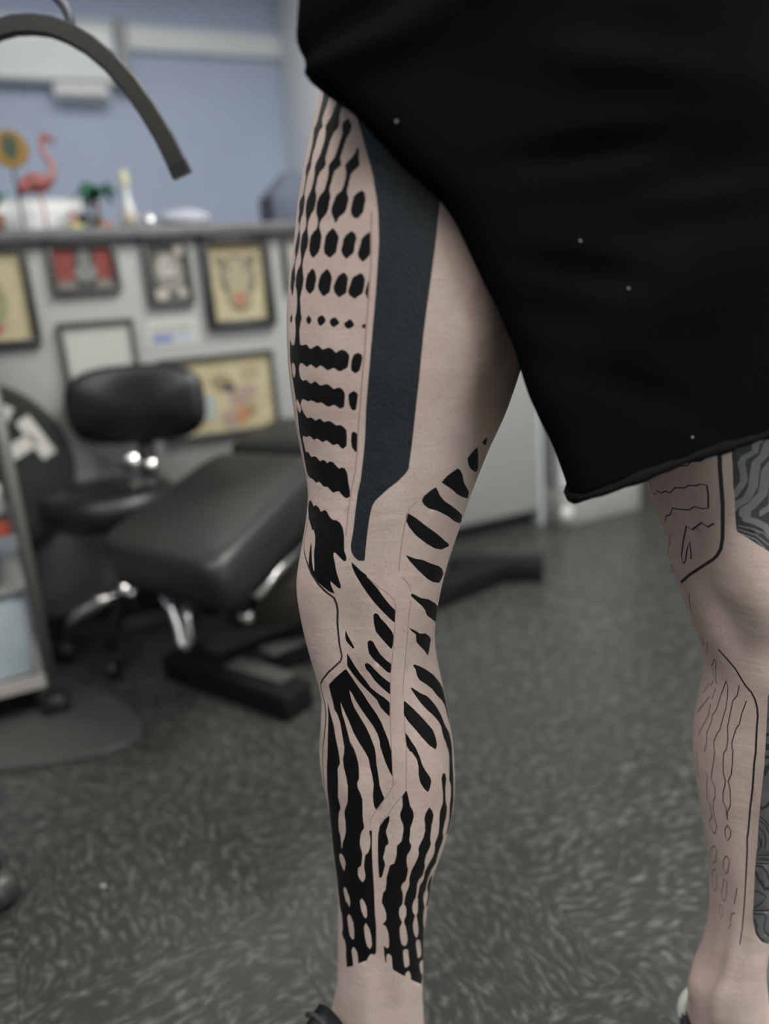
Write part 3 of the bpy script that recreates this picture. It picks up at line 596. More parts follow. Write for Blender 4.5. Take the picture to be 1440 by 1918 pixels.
("ink", "268.5,486.4 266,484.7 266.3,479.4 267.3,474.1 270.9,468.9 276.8,462.6 281.1,457 283.8,455.6 284.8,459.7 285.4,463.8 281.3,467.8 276.7,473.6 273.1,480.4 271,485"),
("ink", "264.1,465.6 262.4,463.7 263.4,459.7 266.9,455.1 269.2,449.6 272.8,444.7 277.4,438.9 279.9,436 281.5,440 282.8,446.1 279.4,449.3 275.2,454.4 270.8,460 267.4,464.4"),
("ink", "245.6,472.9 244.5,460.5 248.5,454.6 252,449.5 257.3,443.2 262.2,437.4 266.9,431.3 268.4,424.3 272,418.8 275,415.3 276.6,422.2 277.8,428.4 274.6,432.8 269.7,437 264.2,442.4 260.9,449.1 256.4,455.6 251.4,463.2 247.5,469.6"),
("ink", "213.7,423.1 213.3,406.7 213.6,393.8 213.8,380.5 213.7,366.9 212.9,358.2 209.7,333.6 204.4,315.4 192.4,292.9 194.3,290 194.7,272.8 196.2,250 198.1,233.1 198.7,218.4 202.2,205.2 208.6,199.5 211.4,188.3 210.8,181.6 209.2,177.4 212.4,174.7 217.7,172.2 219.8,164 219.6,158 221.6,144 232.4,149.8 241.3,155.6 251.3,160.4 252.8,164.1 255,167.3 257.4,168 259.6,166.7 262.3,168.5 261.6,182.1 260.1,201.3 258.2,213.7 255.8,238.1 253.9,253 252.4,267.9 251.5,285.6 252.2,303 250.8,303.3 249.8,302.5 250,298.4 250.4,292.6 249.9,285.6 248.1,279.7 245.6,277.3 244.9,271.9 244.4,265.9 245,261.2 246,255.3 245.4,251.1 243.2,247.5 240.2,250.9 238.3,254.7 238.4,261.9 241.9,265.6 242.7,273.4 242.8,278.7 241.3,284.3 240.7,289.5 241.8,297.8 243.5,302.1 245.7,305.2 246,308.1 245.7,311.6 246.1,318.6 248,334.4 246.6,341 244.8,346 244.5,351 246.4,355.5 246.1,364.7 245.3,370.9 242.6,378.9 239.6,384.8 236.2,389.8 240.6,381.6 236.8,388 233.4,396.5 229.8,406.5 227.3,415.3 227.9,425.3 230.3,415.7 234.2,407 239.2,397.2 245.7,388.4 250.3,381.9 245.7,388.9 250.2,382.4 254.4,374.9 255.6,367.2 257.4,358.6 258.2,349.9 256.8,338 256.6,332 257,326.7 258.2,324.1 262.2,328.9 266.5,335.2 264.9,341.1 263.2,348.4 262.7,358.6 261.4,368.7 260.9,378 259.6,387.1 259.6,385.8 255.3,396.8 251.7,403.5 245.3,413.1 241,420.9 239.8,427.8 240.7,437.8 242.7,434.4 244.3,428.3 248.1,420.4 253.1,413.3 258.4,406.1 262.4,398.7 264.3,392.4 265.2,384 264.3,388.8 266.2,381.8 269.1,371.2 271.8,363.5 274.3,357.9 274.4,367.9 274.6,380.8 272.7,389.2 274.4,382.3 272.2,392.8 269.3,401.1 266.5,410.1 262.9,418.4 258,427.9 254.6,436.6 250.5,443.7 246.2,451.6 242.6,458 232.3,450.2 221.9,440.9 220.3,431.9 220.1,422.6 219.9,416.8 222.7,412.4 225.5,404.4 228.1,394.3 231.5,383 231.5,383.5 231.8,376.6 231.1,372.2 232.2,364.6 234.8,355.2 236,345.3 234.4,330 229.8,320.4 228.5,316.1 228.1,307.6 226.7,297 224.8,290.8 223.7,288.2 221.4,283.1 219.7,275.9 218.8,277.2 219,283.2 218.7,287.7 219,288.2 217,294.3 218.1,303.3 221.4,314.1 225.5,321.1 224.6,331.3 226.5,348.5 226.3,361 228.4,366.6 227.8,371.4 224.4,384.2 225.6,379.6 222.4,388.9 219.1,401.1 215.5,412.3"),
("skin", "216.2,269.5 213.7,265.8 214.9,259.3 218.2,255 220.7,252.6 222.3,256.3 223.9,262.4 222.1,267.5 219.4,269.9"),
("skin", "219,234.8 216.2,229.8 218.1,223.4 220.8,218.5 222.3,219.4 226.2,215.2 227.4,220.9 226.1,227.7 224.5,229.4 222.3,233.9"),
("skin", "242.1,230.4 240.5,226.1 242.2,215.9 245.6,209.6 247.9,208.7 249.2,211.8 248.3,221 245.3,227.5"),
("skin", "224.5,207 221.4,202.3 223.3,192.3 225.8,183.7 230.4,179.9 232.9,182.4 232.8,190.2 231.3,200 227.6,206.1"),
("skin", "247.4,203.3 245.4,198.3 247.7,185 250.5,176.8 254.2,173.4 256.4,177.7 255.1,187.3 251.9,197.5 249.1,201.8"),
("skin", "231.6,171.8 229.6,166.8 232.2,155.2 232.9,148.3 240.2,152.4 239.4,160.7 237.9,167.5 234.1,171.6"),
("ink", "268.4,318.4 264.5,314.7 259.1,306.9 257.7,300 257.7,302.7 256.7,288.2 257.5,270.6 259.2,255.8 260.3,252.2 262.8,253.9 263.6,259.8 264.7,266.4 263.6,270.5 262,274 263.1,279.3 263.9,285.8 266.6,289.4 266.3,292.9 264.7,298.6 264.5,302.7 266.1,306.9 264.8,303.1 268.1,312.6 268.9,317.3"),
("ink", "284.2,344.5 280.6,338.8 280.3,328.3 277.6,320.8 277.8,315.5 279.5,309.3 279.6,300.7 279.3,310.5 279.7,306.4 278.8,299.4 278,292.3 274.1,287 274.5,278.1 273.3,268.5 269.3,266.3 268.4,260 267.2,252.8 267.9,246.8 267.9,239.6 265.6,236.6 265.1,226.3 264.9,234.3 265.1,226.4 269.3,219.7 271.6,213.6 272,207.4 270.3,204.3 267.6,202.5 271.9,199.9 275.1,193.4 277.2,184.1 277.9,176.2 276.4,173.3 273.8,175.2 271,177.6 272.8,166.7 274.5,158.6 276.5,155.7 275.5,163.1 276.7,167.2 280.3,165.9 282.8,162.2 283.9,153.9 285,146.9 302.1,134.2 303.4,138.2 307.3,139.1 310.3,134.2 311.9,126.3 340,105.4 345.4,112.9 353.6,128 350.4,149.1 337.1,172.9 329.3,183.3 326.2,195.3 327.2,201.6 324.4,206.3 320.2,214.2 317.2,223.7 320.3,214 318.7,221.6 321.1,224.4 318.6,231.2 317.3,240.2 317.9,248.1 323.1,252.8 320.9,261.2 321,267.5 322.8,274 322.4,279.4 319.3,286 318.7,291.5 319.1,285.6 319.6,296.2 321.6,302.6 322.1,310 319.4,319.2 319.4,332 321.7,339.8 320.6,346.1 317.6,348.2 315.3,344.3 315.7,336.5 316,325.7 315.4,318.6 312.2,312.8 311.6,306.3 312.3,297.4 312.6,289.4 312.3,296.5 312.7,289.2 311.4,284.1 310.1,279.5 311.8,274.5 312.9,269.2 312.2,264.8 310.1,260.6 308.2,256.2 307,250.9 308.6,244.7 308.6,240.6 306.2,237.5 306.9,231.7 308.5,222.5 306.4,230.3 307.6,223.6 309.4,221 311.3,212.7 312.5,204.8 310.7,201.9 312.2,198.6 315.2,191.3 319.1,180.3 319.1,174.4 316.1,173.3 312.2,178.1 308.4,187 306.9,194.2 308.4,200.5 308.9,202.8 304.9,207.6 303,213.4 302.6,217.8 303.6,221.7 305.4,224.6 305.3,223.9 303.3,235.7 301.6,240.6 302.3,245.1 305.4,248.6 305.1,257.7 302.9,263.4 302.6,271.3 304.7,277.5 305.5,281.8 303.4,288.1 303.4,296.9 303.8,304.3 303.3,291.9 303.5,301.9 304.4,306.1 305.3,311.9 304,317.1 301.4,322.2 298,317.4 296.7,311.8 297.7,304.4 297.9,296.5 296.8,308.4 297.9,301.6 296.5,292.1 293.7,284.8 293.1,281.4 294.4,276.2 294.2,271.5 292.7,265.4 290.4,258.2 290.3,249.8 291.8,244.6 292.2,240.8 290.7,233.3 291.4,226.4 290.3,232.3 291.4,221 292.9,220 295.2,214.9 295.9,208.5 294,204.1 294.1,200.3 296.4,195.7 299.3,186.9 301.6,178.2 301.2,173.1 298.4,171.2 294.2,174.9 291.6,181.5 289.5,191.2 289.3,196.5 291.3,200.5 291.1,202.4 287.8,208.2 286.4,213.5 286.5,219 289.3,222.1 288.3,231.6 289.2,224.5 287.5,234.1 283.9,241.4 284.1,245.6 287.1,248.7 287.3,254.7 287,260.8 285.6,264.1 283.9,271.6 283.8,277 286.2,282 286.5,286.7 284.8,290.5 284.3,293.6 284.9,300 284.7,297.8 285,305.6 286.7,310.7 288.2,316.6 287.9,322.7 285.9,328.3 285.1,338.3"),
("skin", "298.1,167.7 296.9,165.4 298.6,156.9 300.7,146.9 302.8,144.3 307.8,144.9 307.9,149.4 305.6,158.9 304.1,165.1 301.3,166.8"),
("skin", "317.9,170.3 316.3,167.5 321.1,154.5 324.1,146.4 327.3,143.4 334.7,142.3 335.3,146.4 329.2,159.7 324.3,166.4"),
("skin", "336.7,135.6 329.5,135.7 332.6,127.4 336.3,120.7 352.4,107.8 355.1,114.1 353.6,125.4"),
("ink", "324.9,239.2 321.8,237.1 320.6,233.1 323,225.7 332.5,213.6 333.8,206.1 332.4,212.5 332.3,205.9 329.4,202.2 340.5,195.4 346.6,204 347.3,201.7 342.6,214.1 331.3,230.3"),
]
LINES_R = [
("line", 2.6, "202.3,583.3 201.6,575.1 200.5,565.6 207,559.7 215.3,555 221.3,550.1 225.4,544.9 231.2,536.9 235,531.8 238.5,527 234.1,532.4 238.1,527.9 241.1,523.7 241.9,518.4 241.7,511.4 240,501.1 239.6,490.1 239.5,481.8 240.1,474.9 240.6,469.3 238.9,465.2 233.3,460.2 225.9,453.8 216.1,444.4 210.4,438.4 208.1,430.3 209.4,419.6 210.2,409.3 210.2,399.9 209.1,388.3 206.1,374 206.1,373.9 204.5,361.6 203.8,345.9 202.6,333.5"),
("line", 1.6, "188.5,770.5 190.1,759.8 192,750.2 193.4,738.3 194.7,727.5 195.9,716.6 194.4,705 195.2,696.6 196.8,688.3 197.4,676.9 197,662.4 195.3,657.6 197.9,647.4 197.7,636.6 196.6,623.2 201.4,616.3"),
("faint", 1.5, "263.7,542.3 272.9,533.2 280.4,527.1 285.1,521.5 287.3,515.5 287.6,496 286.8,476 285,459 284,455 281.6,441.4 279,430 276.3,418.5 274.6,406.9 274.4,394.6 274.5,382.2 274.5,369.8 274.5,357.2 274.1,349.2 270.7,341.6 265.9,334.4 257.8,323 252.4,314.9 251.3,308"),
("faint", 1.5, "284,600.2 279.8,595.7 279.9,582.2 280.8,571.3 282.8,556.7 284.8,544.4"),
("faint", 1.5, "287.8,539.9 294.7,531.9 297.4,525.8"),
("faint", 1.5, "298,517.7 298.2,497.7 298.2,485.7 298,473.4 295.6,453.1 295.4,452.6 290.4,432.9"),
("faint", 1.5, "287.7,414.6 286.7,403.3 286.4,391.8 286.8,388.2 285.8,374.3 284.9,360.2 284.1,345.8"),
("faint", 1.5, "280.6,338.8 274,329.8 269.1,321.8 259.4,309.2"),
("faint", 1.5, "249.6,804.2 249.8,796.2 250,788 250.4,779.8 250.8,771.5 250.8,759.5 250.7,751.1 250.5,742.6 250,727.9 249.6,712.9 249,697.2 248.7,688.2 248.4,679 248,669.6 247.5,660.2 247.3,643.4 246.4,626.6 244.1,613.5 243.4,602.9 243.3,592.2 243.7,585.9 244.1,577"),
]
TATTOO_L = [
("old", "242.6,626.4 243.4,614.1 243.9,596.9 244.6,590 244.5,575.9 244.3,562.8 249.5,557.6 254.9,552.1 260.8,546.5 267.2,541 283,540.3 292.3,546.5 302,552.5 301.1,563.1 300.1,573.7 299.4,584.1 299,594.4 297,604.5 295.4,614.4 293.9,624.2 292.5,633.8 291.3,643.3 284.6,644.4 278.4,645.2 272.5,646 266.7,646.7 261.1,647.2 255.7,647.7 250.4,648.1 245.2,648.4 239.9,648.6 241.3,637.5"),
("grey", "248.7,418.1 248,400.5 249.3,379.4 249.8,372.6 251.1,351 250.7,334 250,317 249.5,303.7 249,290.1 248.9,276.9 249,263.6 248.5,259.1 248.1,239.1 248.2,225 248.5,210.9 249.4,194.6 252.5,182.9 259.6,172 272.7,163 295.7,155.7 314,167.5 312,182.5 314,195 315,207.5 316,220 317,232.5 319.5,244.3 306.4,264.3 301.8,280 299,294.6 297.6,308.6 297.1,322.1 297.6,335.4 296.6,348.4 296.3,361 296.2,373.4 296,385.8 294.9,398.7 293.3,411.9 277.4,420.2 265.5,425"),
]
LINES_L = [
("gl", 8, "244.6,590.7 246.7,595.5 248.9,600.9 248.6,606.4 247.4,614 248.6,618.1 253.6,622.5 253.9,627.9 257.1,633 259.6,634.8"),
("gl", 10.5, "244.9,583 250.3,587.7 253.3,596.5 253.8,606.1 254.3,613.6 258.1,619.4 259.6,627.4 261.6,631.3"),
("gl", 12, "248.7,575.1 248.8,578.6 253,582.6 258.1,590.4 259.2,599.3 259.4,606.9 262,612.8"),
("gl", 10, "250.2,578.6 250,571.5 254.7,569.7 259.6,565.6 263.2,558.8"),
("gl", 9, "257.8,576.4 261.7,579.5 264.7,584"),
("gl", 2, "245.6,567.2 252.1,564.9 258.4,560.8 261.4,556.2"),
("gl", 2, "245.4,564.3 254.3,559.7 261.1,551.3"),
("gl", 2, "245.6,561.4 254,556.2 258.7,548.8"),
("line", 3.8, "237.3,625 237.6,610.6 238.3,596.8 238.7,582.8 237.7,568.1 236.1,556.7 233.3,547.1 229.7,540.7 226,536.3 211.9,524.8 200.7,515.8 187.3,505"),
("line", 2.6, "167,595 163,582.5 165.3,569.4 170.7,556.4 175,548.8"),
("line", 1.8, "180.9,597.9 180.1,590 181.8,580.3 188.3,581.3"),
("line", 1.8, "189.8,584.4 195.9,584 201.4,587.2 206.1,586.8 211.1,592 217.2,592.8 221.1,595.7 225,596 227.7,597.5 231.1,597.2 231.7,590.5 231,579.6 227.4,578.3 223,579.2 218.7,575.7 210.6,574.2 204.7,573.9 199.7,567.2 192.3,563.6 185.4,556.8"),
("line", 1.8, "206.3,607.3 210.7,607.4 213.5,609.3 220.7,611.1 222.9,614.3 228,615.2 229.9,617.4"),
("line", 2.3, "232.5,567.4 228.6,563.9 225,566.5 216.1,558.6 212.3,560.8 204.1,547.9 195.2,531.1 194.8,529.2 196.1,524.1 199.2,528.1 203.1,537.9 209.4,547 205.9,534.1 204.5,530.3"),
("line", 1.5, "186.8,546.8 172.1,531.6 162.9,520.4"),
("line", 2, "166,507.5 172.9,515.5 177.7,515.6 174,509.4"),
("line", 1.5, "193.8,497.4 184.6,480.6 183.5,468.6 183.6,455.2 180,440.7"),
("line", 1.5, "190.1,454.4 181.7,442.4"),
("line", 1.5, "196.2,452.5 179.4,431.2"),
("line", 1.8, "185.4,423.6 196.4,435.2 198.3,434.6 192.3,421 192.6,408.7"),
("line", 1.4, "185.9,423.8 187.9,419.6 187.8,413"),
("line", 1.4, "187.1,409.3 182,402.4"),
("line", 1.4, "179.2,403.7 169.5,388.4"),
("line", 1.6, "184,392.8 165.4,366.6"),
("line", 1.8, "187.9,387.4 189.2,377 178.5,351.2"),
("line", 1.5, "191.9,404.4 188.8,392.2"),
("line", 3.4, "208,449.7 213,444 219.9,435.6 223.9,427.9 227.4,422 232.6,417 236,410.8 238.4,403.5 239.8,395.3 240.3,384.6 241.6,372.5 242.7,360.3 242.6,348.6 242.8,325.9 240.9,302.7 239.3,279.2 238.2,271.5 238.6,256 237.5,232 236.4,207.7 236.7,187.4 237.4,171.1 237.2,155.4"),
("line", 1.8, "221.4,419.6 218.9,409.6 214.8,403 214.5,395 214.5,384.3 214.7,377.1 217.2,367.3 217.9,358 215.8,352.2 216.2,341 217.1,332.2 219,325.5 218.6,320.2 216.5,312.5 215.9,303.1 218.5,297.4 219.1,285.4"),
("line", 1.8, "206.8,418.6 200,399.2 198.2,386.8 195,380 195.4,372.8 192.6,360.1 194.8,352.2 192.4,340.5"),
("line", 1.8, "206.8,418.6 208.8,414.8 208.8,404.7 208.9,394 208.1,383.6 207.7,372.4 205.6,367 203.7,357.8 205.5,350.5 206.6,349.9 206.1,337.4 202.9,319.8 207.6,313.3 207.1,304 203.7,296.8 202.1,286.7 202.6,277 204.6,271.8 201.5,263.1 197.7,259.8 191.3,266.6 192.2,270.2 198.1,278.3 198,289.8 193.1,293.8 195.9,311.4 198,318.5 194.7,321.9"),
("line", 1.8, "228.1,407.5 225,393.9 224.7,383.8 222.8,379.6 221.3,366 222.4,359.7 223.6,358.2 224.4,344.3 224.1,333.5 221.7,325.8 223.3,318.2 223.1,302.3 219.8,294.1 219.1,285.4"),
("line", 1.8, "218.7,279.8 215.3,273.6 215.2,266.5 217.5,262.5 221.2,269.2 221.9,274.9 218.7,279.8"),
("line", 1.8, "193.5,244.3 185.2,236 178.1,223.2 184.6,220.2 194.5,229.4 199.4,241.7 198.3,245.9 193.5,244.3"),
("line", 1.8, "214.2,245 210.3,239 207.3,228.5 209.8,223.4 214.4,227.4 218.1,240.4 217.1,244.8 214.2,245"),
("line", 1.8, "181.6,212.1 173.8,203.4 171.5,189.4 182.3,189.2 188.3,197 192.2,213.6 189.1,215.9 181.6,212.1"),
("line", 1.8, "205.9,214.8 202.7,205.8 199.9,193.7 204.3,190.7 207,192.5 210,205.6 211,215.9 205.9,214.8"),
("line", 1.6, "201,168.1 193.6,174 196.8,183 202.4,182.8 202.9,172.3"),
("line", 2, "226,215.4 222.3,196.2"),
("line", 2, "224.4,186.9 219.2,184 218,176.8 220,172.9 216.8,168.6 216.5,165.1"),
("line", 1.5, "178.1,332.1 178.1,316.3 176.7,308"),
("gd", 8, "250.5,366.9 255.6,367.3"),
("gd", 7, "250.8,357.6 256.3,359.5"),
("gd", 10, "251.1,341.4 252.5,347 256.9,352.3"),
("gd", 5.5, "250.7,306.7 254.5,309.5 258.9,317.1"),
("gd", 3, "250,298.1 253.9,295.6 260.2,287"),
("gd", 3, "249.6,293.3 255.5,290 260.2,280"),
("gd", 3, "249.1,287 254.7,282 256.7,274 256,266"),
("gd", 3, "248.9,278.4 251.4,271.6 251.9,264.7"),
("gd", 3, "251.8,275.9 253,268.5 249.9,261.9"),
("gd", 2.2, "248.7,256.8 264.1,260"),
("gd", 2.2, "248.8,252.8 264.8,255.2"),
("gd", 2.2, "248.9,248.5 265.6,250.7"),
("gd", 4.5, "248.7,245.3 255.6,247.1 261,241.5 267.4,229.8"),
("gd", 8, "249.1,237.8 252.9,231.8 260.7,223.4 271.4,221.9"),
("gd", 4.2, "249.1,218.4 256.8,218 264.2,214.4 260.4,207.6 250.5,199.9"),
("gd", 3, "250.1,196.5 279.6,197.4"),
("gd", 5.5, "251.4,193.5 267.1,194.9 271.8,189.4 271,181 275.6,173.7 296.4,163.9"),
("gd", 7, "253,188 258.7,181.3 259.5,174.6 267.8,167.7 281.2,161.9"),
("gd", 3, "249,393.6 252.7,397.2"),
("gd", 6, "249.6,379.5 254.1,381.8"),
("gd", 6, "250.5,369.6 255.2,371.3"),
("gl", 8, "260.3,645.4 261.4,639.9 262.4,634.4 263.8,628.8 264.9,623.2 265.4,617.6 265.5,612.1 265.2,606.6 264.4,601.1 263.8,595.5 263.2,590 263.1,584.3 263.5,578.6 264.5,572.8 265.5,567 266.7,561.1 267.2,555.4 267.3,549.8 266.6,544.2"),
("gl", 8, "266.6,644.8 267.8,639.2 269.2,633.6 270.1,628.1 270.5,622.5 270.3,617 269.9,611.6 269.1,606.1 268.6,600.5 268.4,594.9 268.7,589.2 270,583.4 271.2,577.6 272.8,571.7 274,565.8 274.5,560 274.1,554.5 273.2,549 271.6,543.6"),
("gl", 8, "273.9,643.9 274.9,638.4 275.6,632.9 275.8,627.4 275.5,621.9 274.8,616.5 274.4,611 274,605.5 274.4,599.8 275.5,594 276.9,588.1 278.8,582.2 280.3,576.3 281.6,570.4 282.1,564.5 281.8,558.9 280.9,553.4 279.4,548 278.2,542.5"),
("gl", 8, "280.6,643 280.9,637.6 280.9,632.2 280.3,626.8 280,621.3 279.6,615.9 279.9,610.3 280.8,604.5 282.3,598.7 283.9,592.8 286,586.8 287.5,580.8 288.9,574.8 289.5,569 289.2,563.2 288.3,557.7 287.7,552 286.8,546.5 287.3,540.6"),
("gl", 8, "286.4,642.2 286.1,636.8 285.5,631.5 285.3,626.1 285.3,620.6 285.9,614.9 287.6,609.1 289.3,603.2 291.5,597.1 293.6,591.1 295.2,585 296.1,579.1 296.7,573.2 296.4,567.5 296.6,561.7 296.5,555.9 297.6,549.8 299.9,543.4 304.1,536.3"),
("gd", 3.5, "253.2,421.4 254,413.7 254.9,405.9 256.7,398 257.8,389.9 258.5,381.8 258.3,373.6 258.2,365.3 257.6,357 257.3,348.5 257.4,340 257.9,331.5 259.2,323.2 260.5,314.8 262.4,306.3 264,297.5 265.4,288.6 266.6,279.5 266.8,270.5 267.1,261.4 266.8,252.3 267.2,243 268.3,233.4 271.3,223.5 275,213.4 281.8,202.8 289.1,191.9 299.9,179.5"),
("gd", 3.5, "260.2,422.2 261,414.6 261.8,406.6 262.5,398.4 263.1,390.2 262.7,382 262,373.8 261.7,365.5 261.5,357.2 261.6,348.9 262.5,340.4 263.5,331.8 265.4,323.2 267.5,314.4 268.9,305.6 270.5,296.5 271.2,287.6 271.5,278.6 271.9,269.6 271.8,260.6 272.5,251.3 274.8,241.6 278.3,231.6 283.3,221.3 290.7,210.4 300.3,198.3 312,185 314,175"),
("gd", 3.5, "267.7,422.7 267.4,414.9 267.8,406.7 267.7,398.3 267.2,390 266.3,381.8 265.9,373.6 265.5,365.4 266.1,357 267.1,348.5 268.7,339.8 270.8,330.8 272.6,321.9 274.7,313 275.8,304 276.6,295.1 277,286.2 276.9,277.4 277.6,268.3 278.5,259.1 281.1,249.4 285,239.5 291.5,228.8 299.4,217.2 314,202.5 313,195 314,185 314,177.5"),
("gd", 3.5, "274.1,422.8 273.5,414.9 273.1,406.5 272,398 271.6,389.6 270.6,381.3 270.7,373 271.2,364.6 272.8,356 274.5,347.2 276.7,338.1 278.6,329.1 280,320.3 281.2,311.4 281.4,302.7 281.7,293.9 281.7,285.1 282.5,276.1 284.3,266.8 287.1,257.2 292.3,246.8 300.6,235.2 315,220 315,212.5 314,205 315,195 314,187.5 314,177.5"),
("gd", 3.5, "279.7,422.6 278.2,414.6 276.9,406.2 276.5,397.5 276.2,389 276.3,380.5 277.5,371.9 278.5,363.3 280.7,354.4 282.3,345.5 284.1,336.5 285.5,327.4 285.9,318.9 286.1,310.3 286.5,301.5 286.4,292.8 287.9,283.7 289.9,274.4 293.9,264.4 300.4,253.3 313.9,238.7 316,230 316,222.5 315,215 315,205 315,197.5 314,187.5 314,180"),
("gd", 3.5, "284,422 282.7,414 281.5,405.6 281.3,396.8 282.2,388 283.5,379.2 285.2,370.4 287.3,361.4 288.8,352.6 290.5,343.5 291.3,334.6 291.6,325.9 291.6,317.5 291.3,309 291.8,300.1 292.7,291.2 295.6,281.5 300.5,271.1 312.8,257 317,247.5 317,240 317,232.5 316,225 316,215 315,207.5 315,197.5 315,190 314,182.5"),
("gd", 3.5, "289.1,421 287.1,413.1 287.3,404.4 288.5,395.3 290.8,386.1 292.6,377 294.1,368.1 296.3,359 297.2,350.1 297.7,341.3 297.2,332.8 297,324.3 296.4,316 297,307.2 298.7,298 302.2,288 311.2,275.4 317,265 319,255 317,250 318,240 317,232.5 317,225 316,217.5 315,207.5 315,200 314,192.5 314,182.5"),
]

# ------------------------------------------------------------------ the setting
M_floor = floor_mat()
M_wall = mat('blue wall paint', (.40, .47, .60), .7, var=.03, scale=3)
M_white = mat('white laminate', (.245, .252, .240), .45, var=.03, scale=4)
M_trim = mat('white trim paint', (.72, .74, .74), .5, var=.03)
M_cream = mat('cream plaster', (.66, .66, .60), .7, var=.04)
M_ceil = mat('ceiling paint', (.74, .75, .76), .8, var=.02)
M_black = mat('black plastic', (.007, .007, .0075), .42, var=.2)
M_leather = mat('black vinyl leather', (.006, .006, .006), .40, var=.2, scale=20, bump=.15, bscale=220)
M_padgrey = mat('worn black vinyl', (.012, .012, .0112), .47, var=.15, scale=9, bump=.15, bscale=240)
M_chrome = mat('chrome', (.80, .79, .76), .16, metal=1.0, var=.03)
M_steel = mat('brushed steel', (.42, .41, .39), .38, metal=.9, var=.08)
M_dsteel = mat('dark powder coat', (.055, .054, .052), .45, metal=.3, var=.1)
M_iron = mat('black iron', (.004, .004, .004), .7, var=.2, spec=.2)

floor = MB().box(-3.2, 3.4, -2.6, 5.2, -.08, -.004)
floor_o = struct(floor.build('floor', mat('floor grout', (.030, .031, .029), .6, var=.1)))
floor_o.rotation_euler = (0, 0, ANG)
TS = .305; g = .0002
tile = MB().box(-TS/2+g, TS/2-g, -TS/2+g, TS/2-g, -.004, 0.0)
proto_tile = None; rnd = random.Random(4)
for i in range(-5, 10):
    for j in range(-2, 9):
        if j > 5 and i < 4: continue
        if proto_tile is None:
            t = tile.build('floor_tile', M_floor, floor_o); proto_tile = t
        else:
            t = share(proto_tile, 'floor_tile', floor_o)
        t.location = (i*TS + .06, j*TS + .10, 0)
        t.rotation_euler = (0, 0, R(90)*((i+j) % 2) + R(180)*rnd.randint(0, 1))
rest = MB()
rest.box(-3.2, -5.5*TS+.06, -2.6, 5.2, -.004, 0); rest.box(9.5*TS+.06, 3.4, -2.6, 5.2, -.004, 0)
rest.box(-5.5*TS+.06, 9.5*TS+.06, -2.6, -2.5*TS+.10, -.004, 0); rest.box(-5.5*TS+.06, 3.5*TS+.06, 5.5*TS+.10, 5.2, -.004, 0); rest.box(3.5*TS+.06, 9.5*TS+.06, 8.5*TS+.10, 5.2, -.004, 0)
rest.build('floor_tiles_far', M_floor, floor_o)['kind'] = 'stuff'

def room_box(name, *a, m=M_wall, bevel=0):
    o = MB().box(*a).build(name, m, bevel=bevel); o.rotation_euler = (0, 0, ANG); return struct(o)
wb = room_box('wall_back', -3.3, 3.5, 5.0, 5.1, 0, CEIL)
room_box('wall_left', -3.3, -3.2, -2.6, 5.0, 0, CEIL, m=M_wall)
room_box('wall_right', 3.4, 3.5, -2.6, 5.0, 0, CEIL, m=mat('grey wall paint', (.30, .31, .32), .7))
room_box('wall_front', -3.3, 3.5, -2.7, -2.6, 0, CEIL, m=M_cream)
ceil_o = room_box('ceiling', -3.3, 3.5, -2.7, 5.1, CEIL, CEIL+.08, m=M_ceil)
# white picture rail band, mullion and clerestory window of the back wall
room_box('trim_1', 1.03, 2.2, 4.955, 5.0, 2.15, 2.275, m=M_trim, bevel=.006)
room_box('trim_2', .985, 1.045, 4.94, 5.0, 1.93, 2.30, m=mat('grey mullion paint', (.36, .37, .38), .6), bevel=.004)
win = empty('window_1', W(.36, 5.0, 1.98), ANG); struct(win)
M_frost = mat('frosted glass', (.62, .66, .67), .25, var=.04, scale=5)
fp = M_frost.node_tree.nodes['Principled BSDF']; fp.inputs['Emission Color'].default_value = (.85, .93, 1, 1); fp.inputs['Emission Strength'].default_value = .04
MB().box(-.55, .61, -.03, -.012, .04, .28).build('pane', M_frost, win)
fr = MB(); fr.box(-.6, .63, -.05, 0, 0, .04); fr.box(-.6, .63, -.05, 0, .28, .30)
fr.build('window_frame', M_trim, win, bevel=.004)
MB().box(-.62, .64, -.09, 0, -.018, 0).build('window_sill', mat('grey sill', (.42, .43, .46), .6), win, bevel=.004)
ac = thing('wall_heater', 'white slim wall unit mounted under the clerestory window', 'heater', W(.617, 5.0, 1.882), ANG)
MB().box(0, .285, -.10, 0, 0, .075).build('casing', M_trim, ac, bevel=.012); MB().box(.02, .265, -.104, -.098, .012, .022).build('vent_slot', M_dsteel, ac)
# cream pillar at the end of the room divider
pil = room_box('wall_divider', 1.99, 3.4, 4.35, 5.0, 0, CEIL, m=M_cream)
room_box('trim_3', 1.93, 1.995, 4.33, 5.0, 0, CEIL, m=M_trim, bevel=.006)
# passage wall beyond the counter, its shade put into the dark colour
room_box('wall_passage', 2.05, 3.4, 3.25, 3.33, 0, 2.2, m=mat('shade-dark passage wall', (.055, .058, .060), .7))

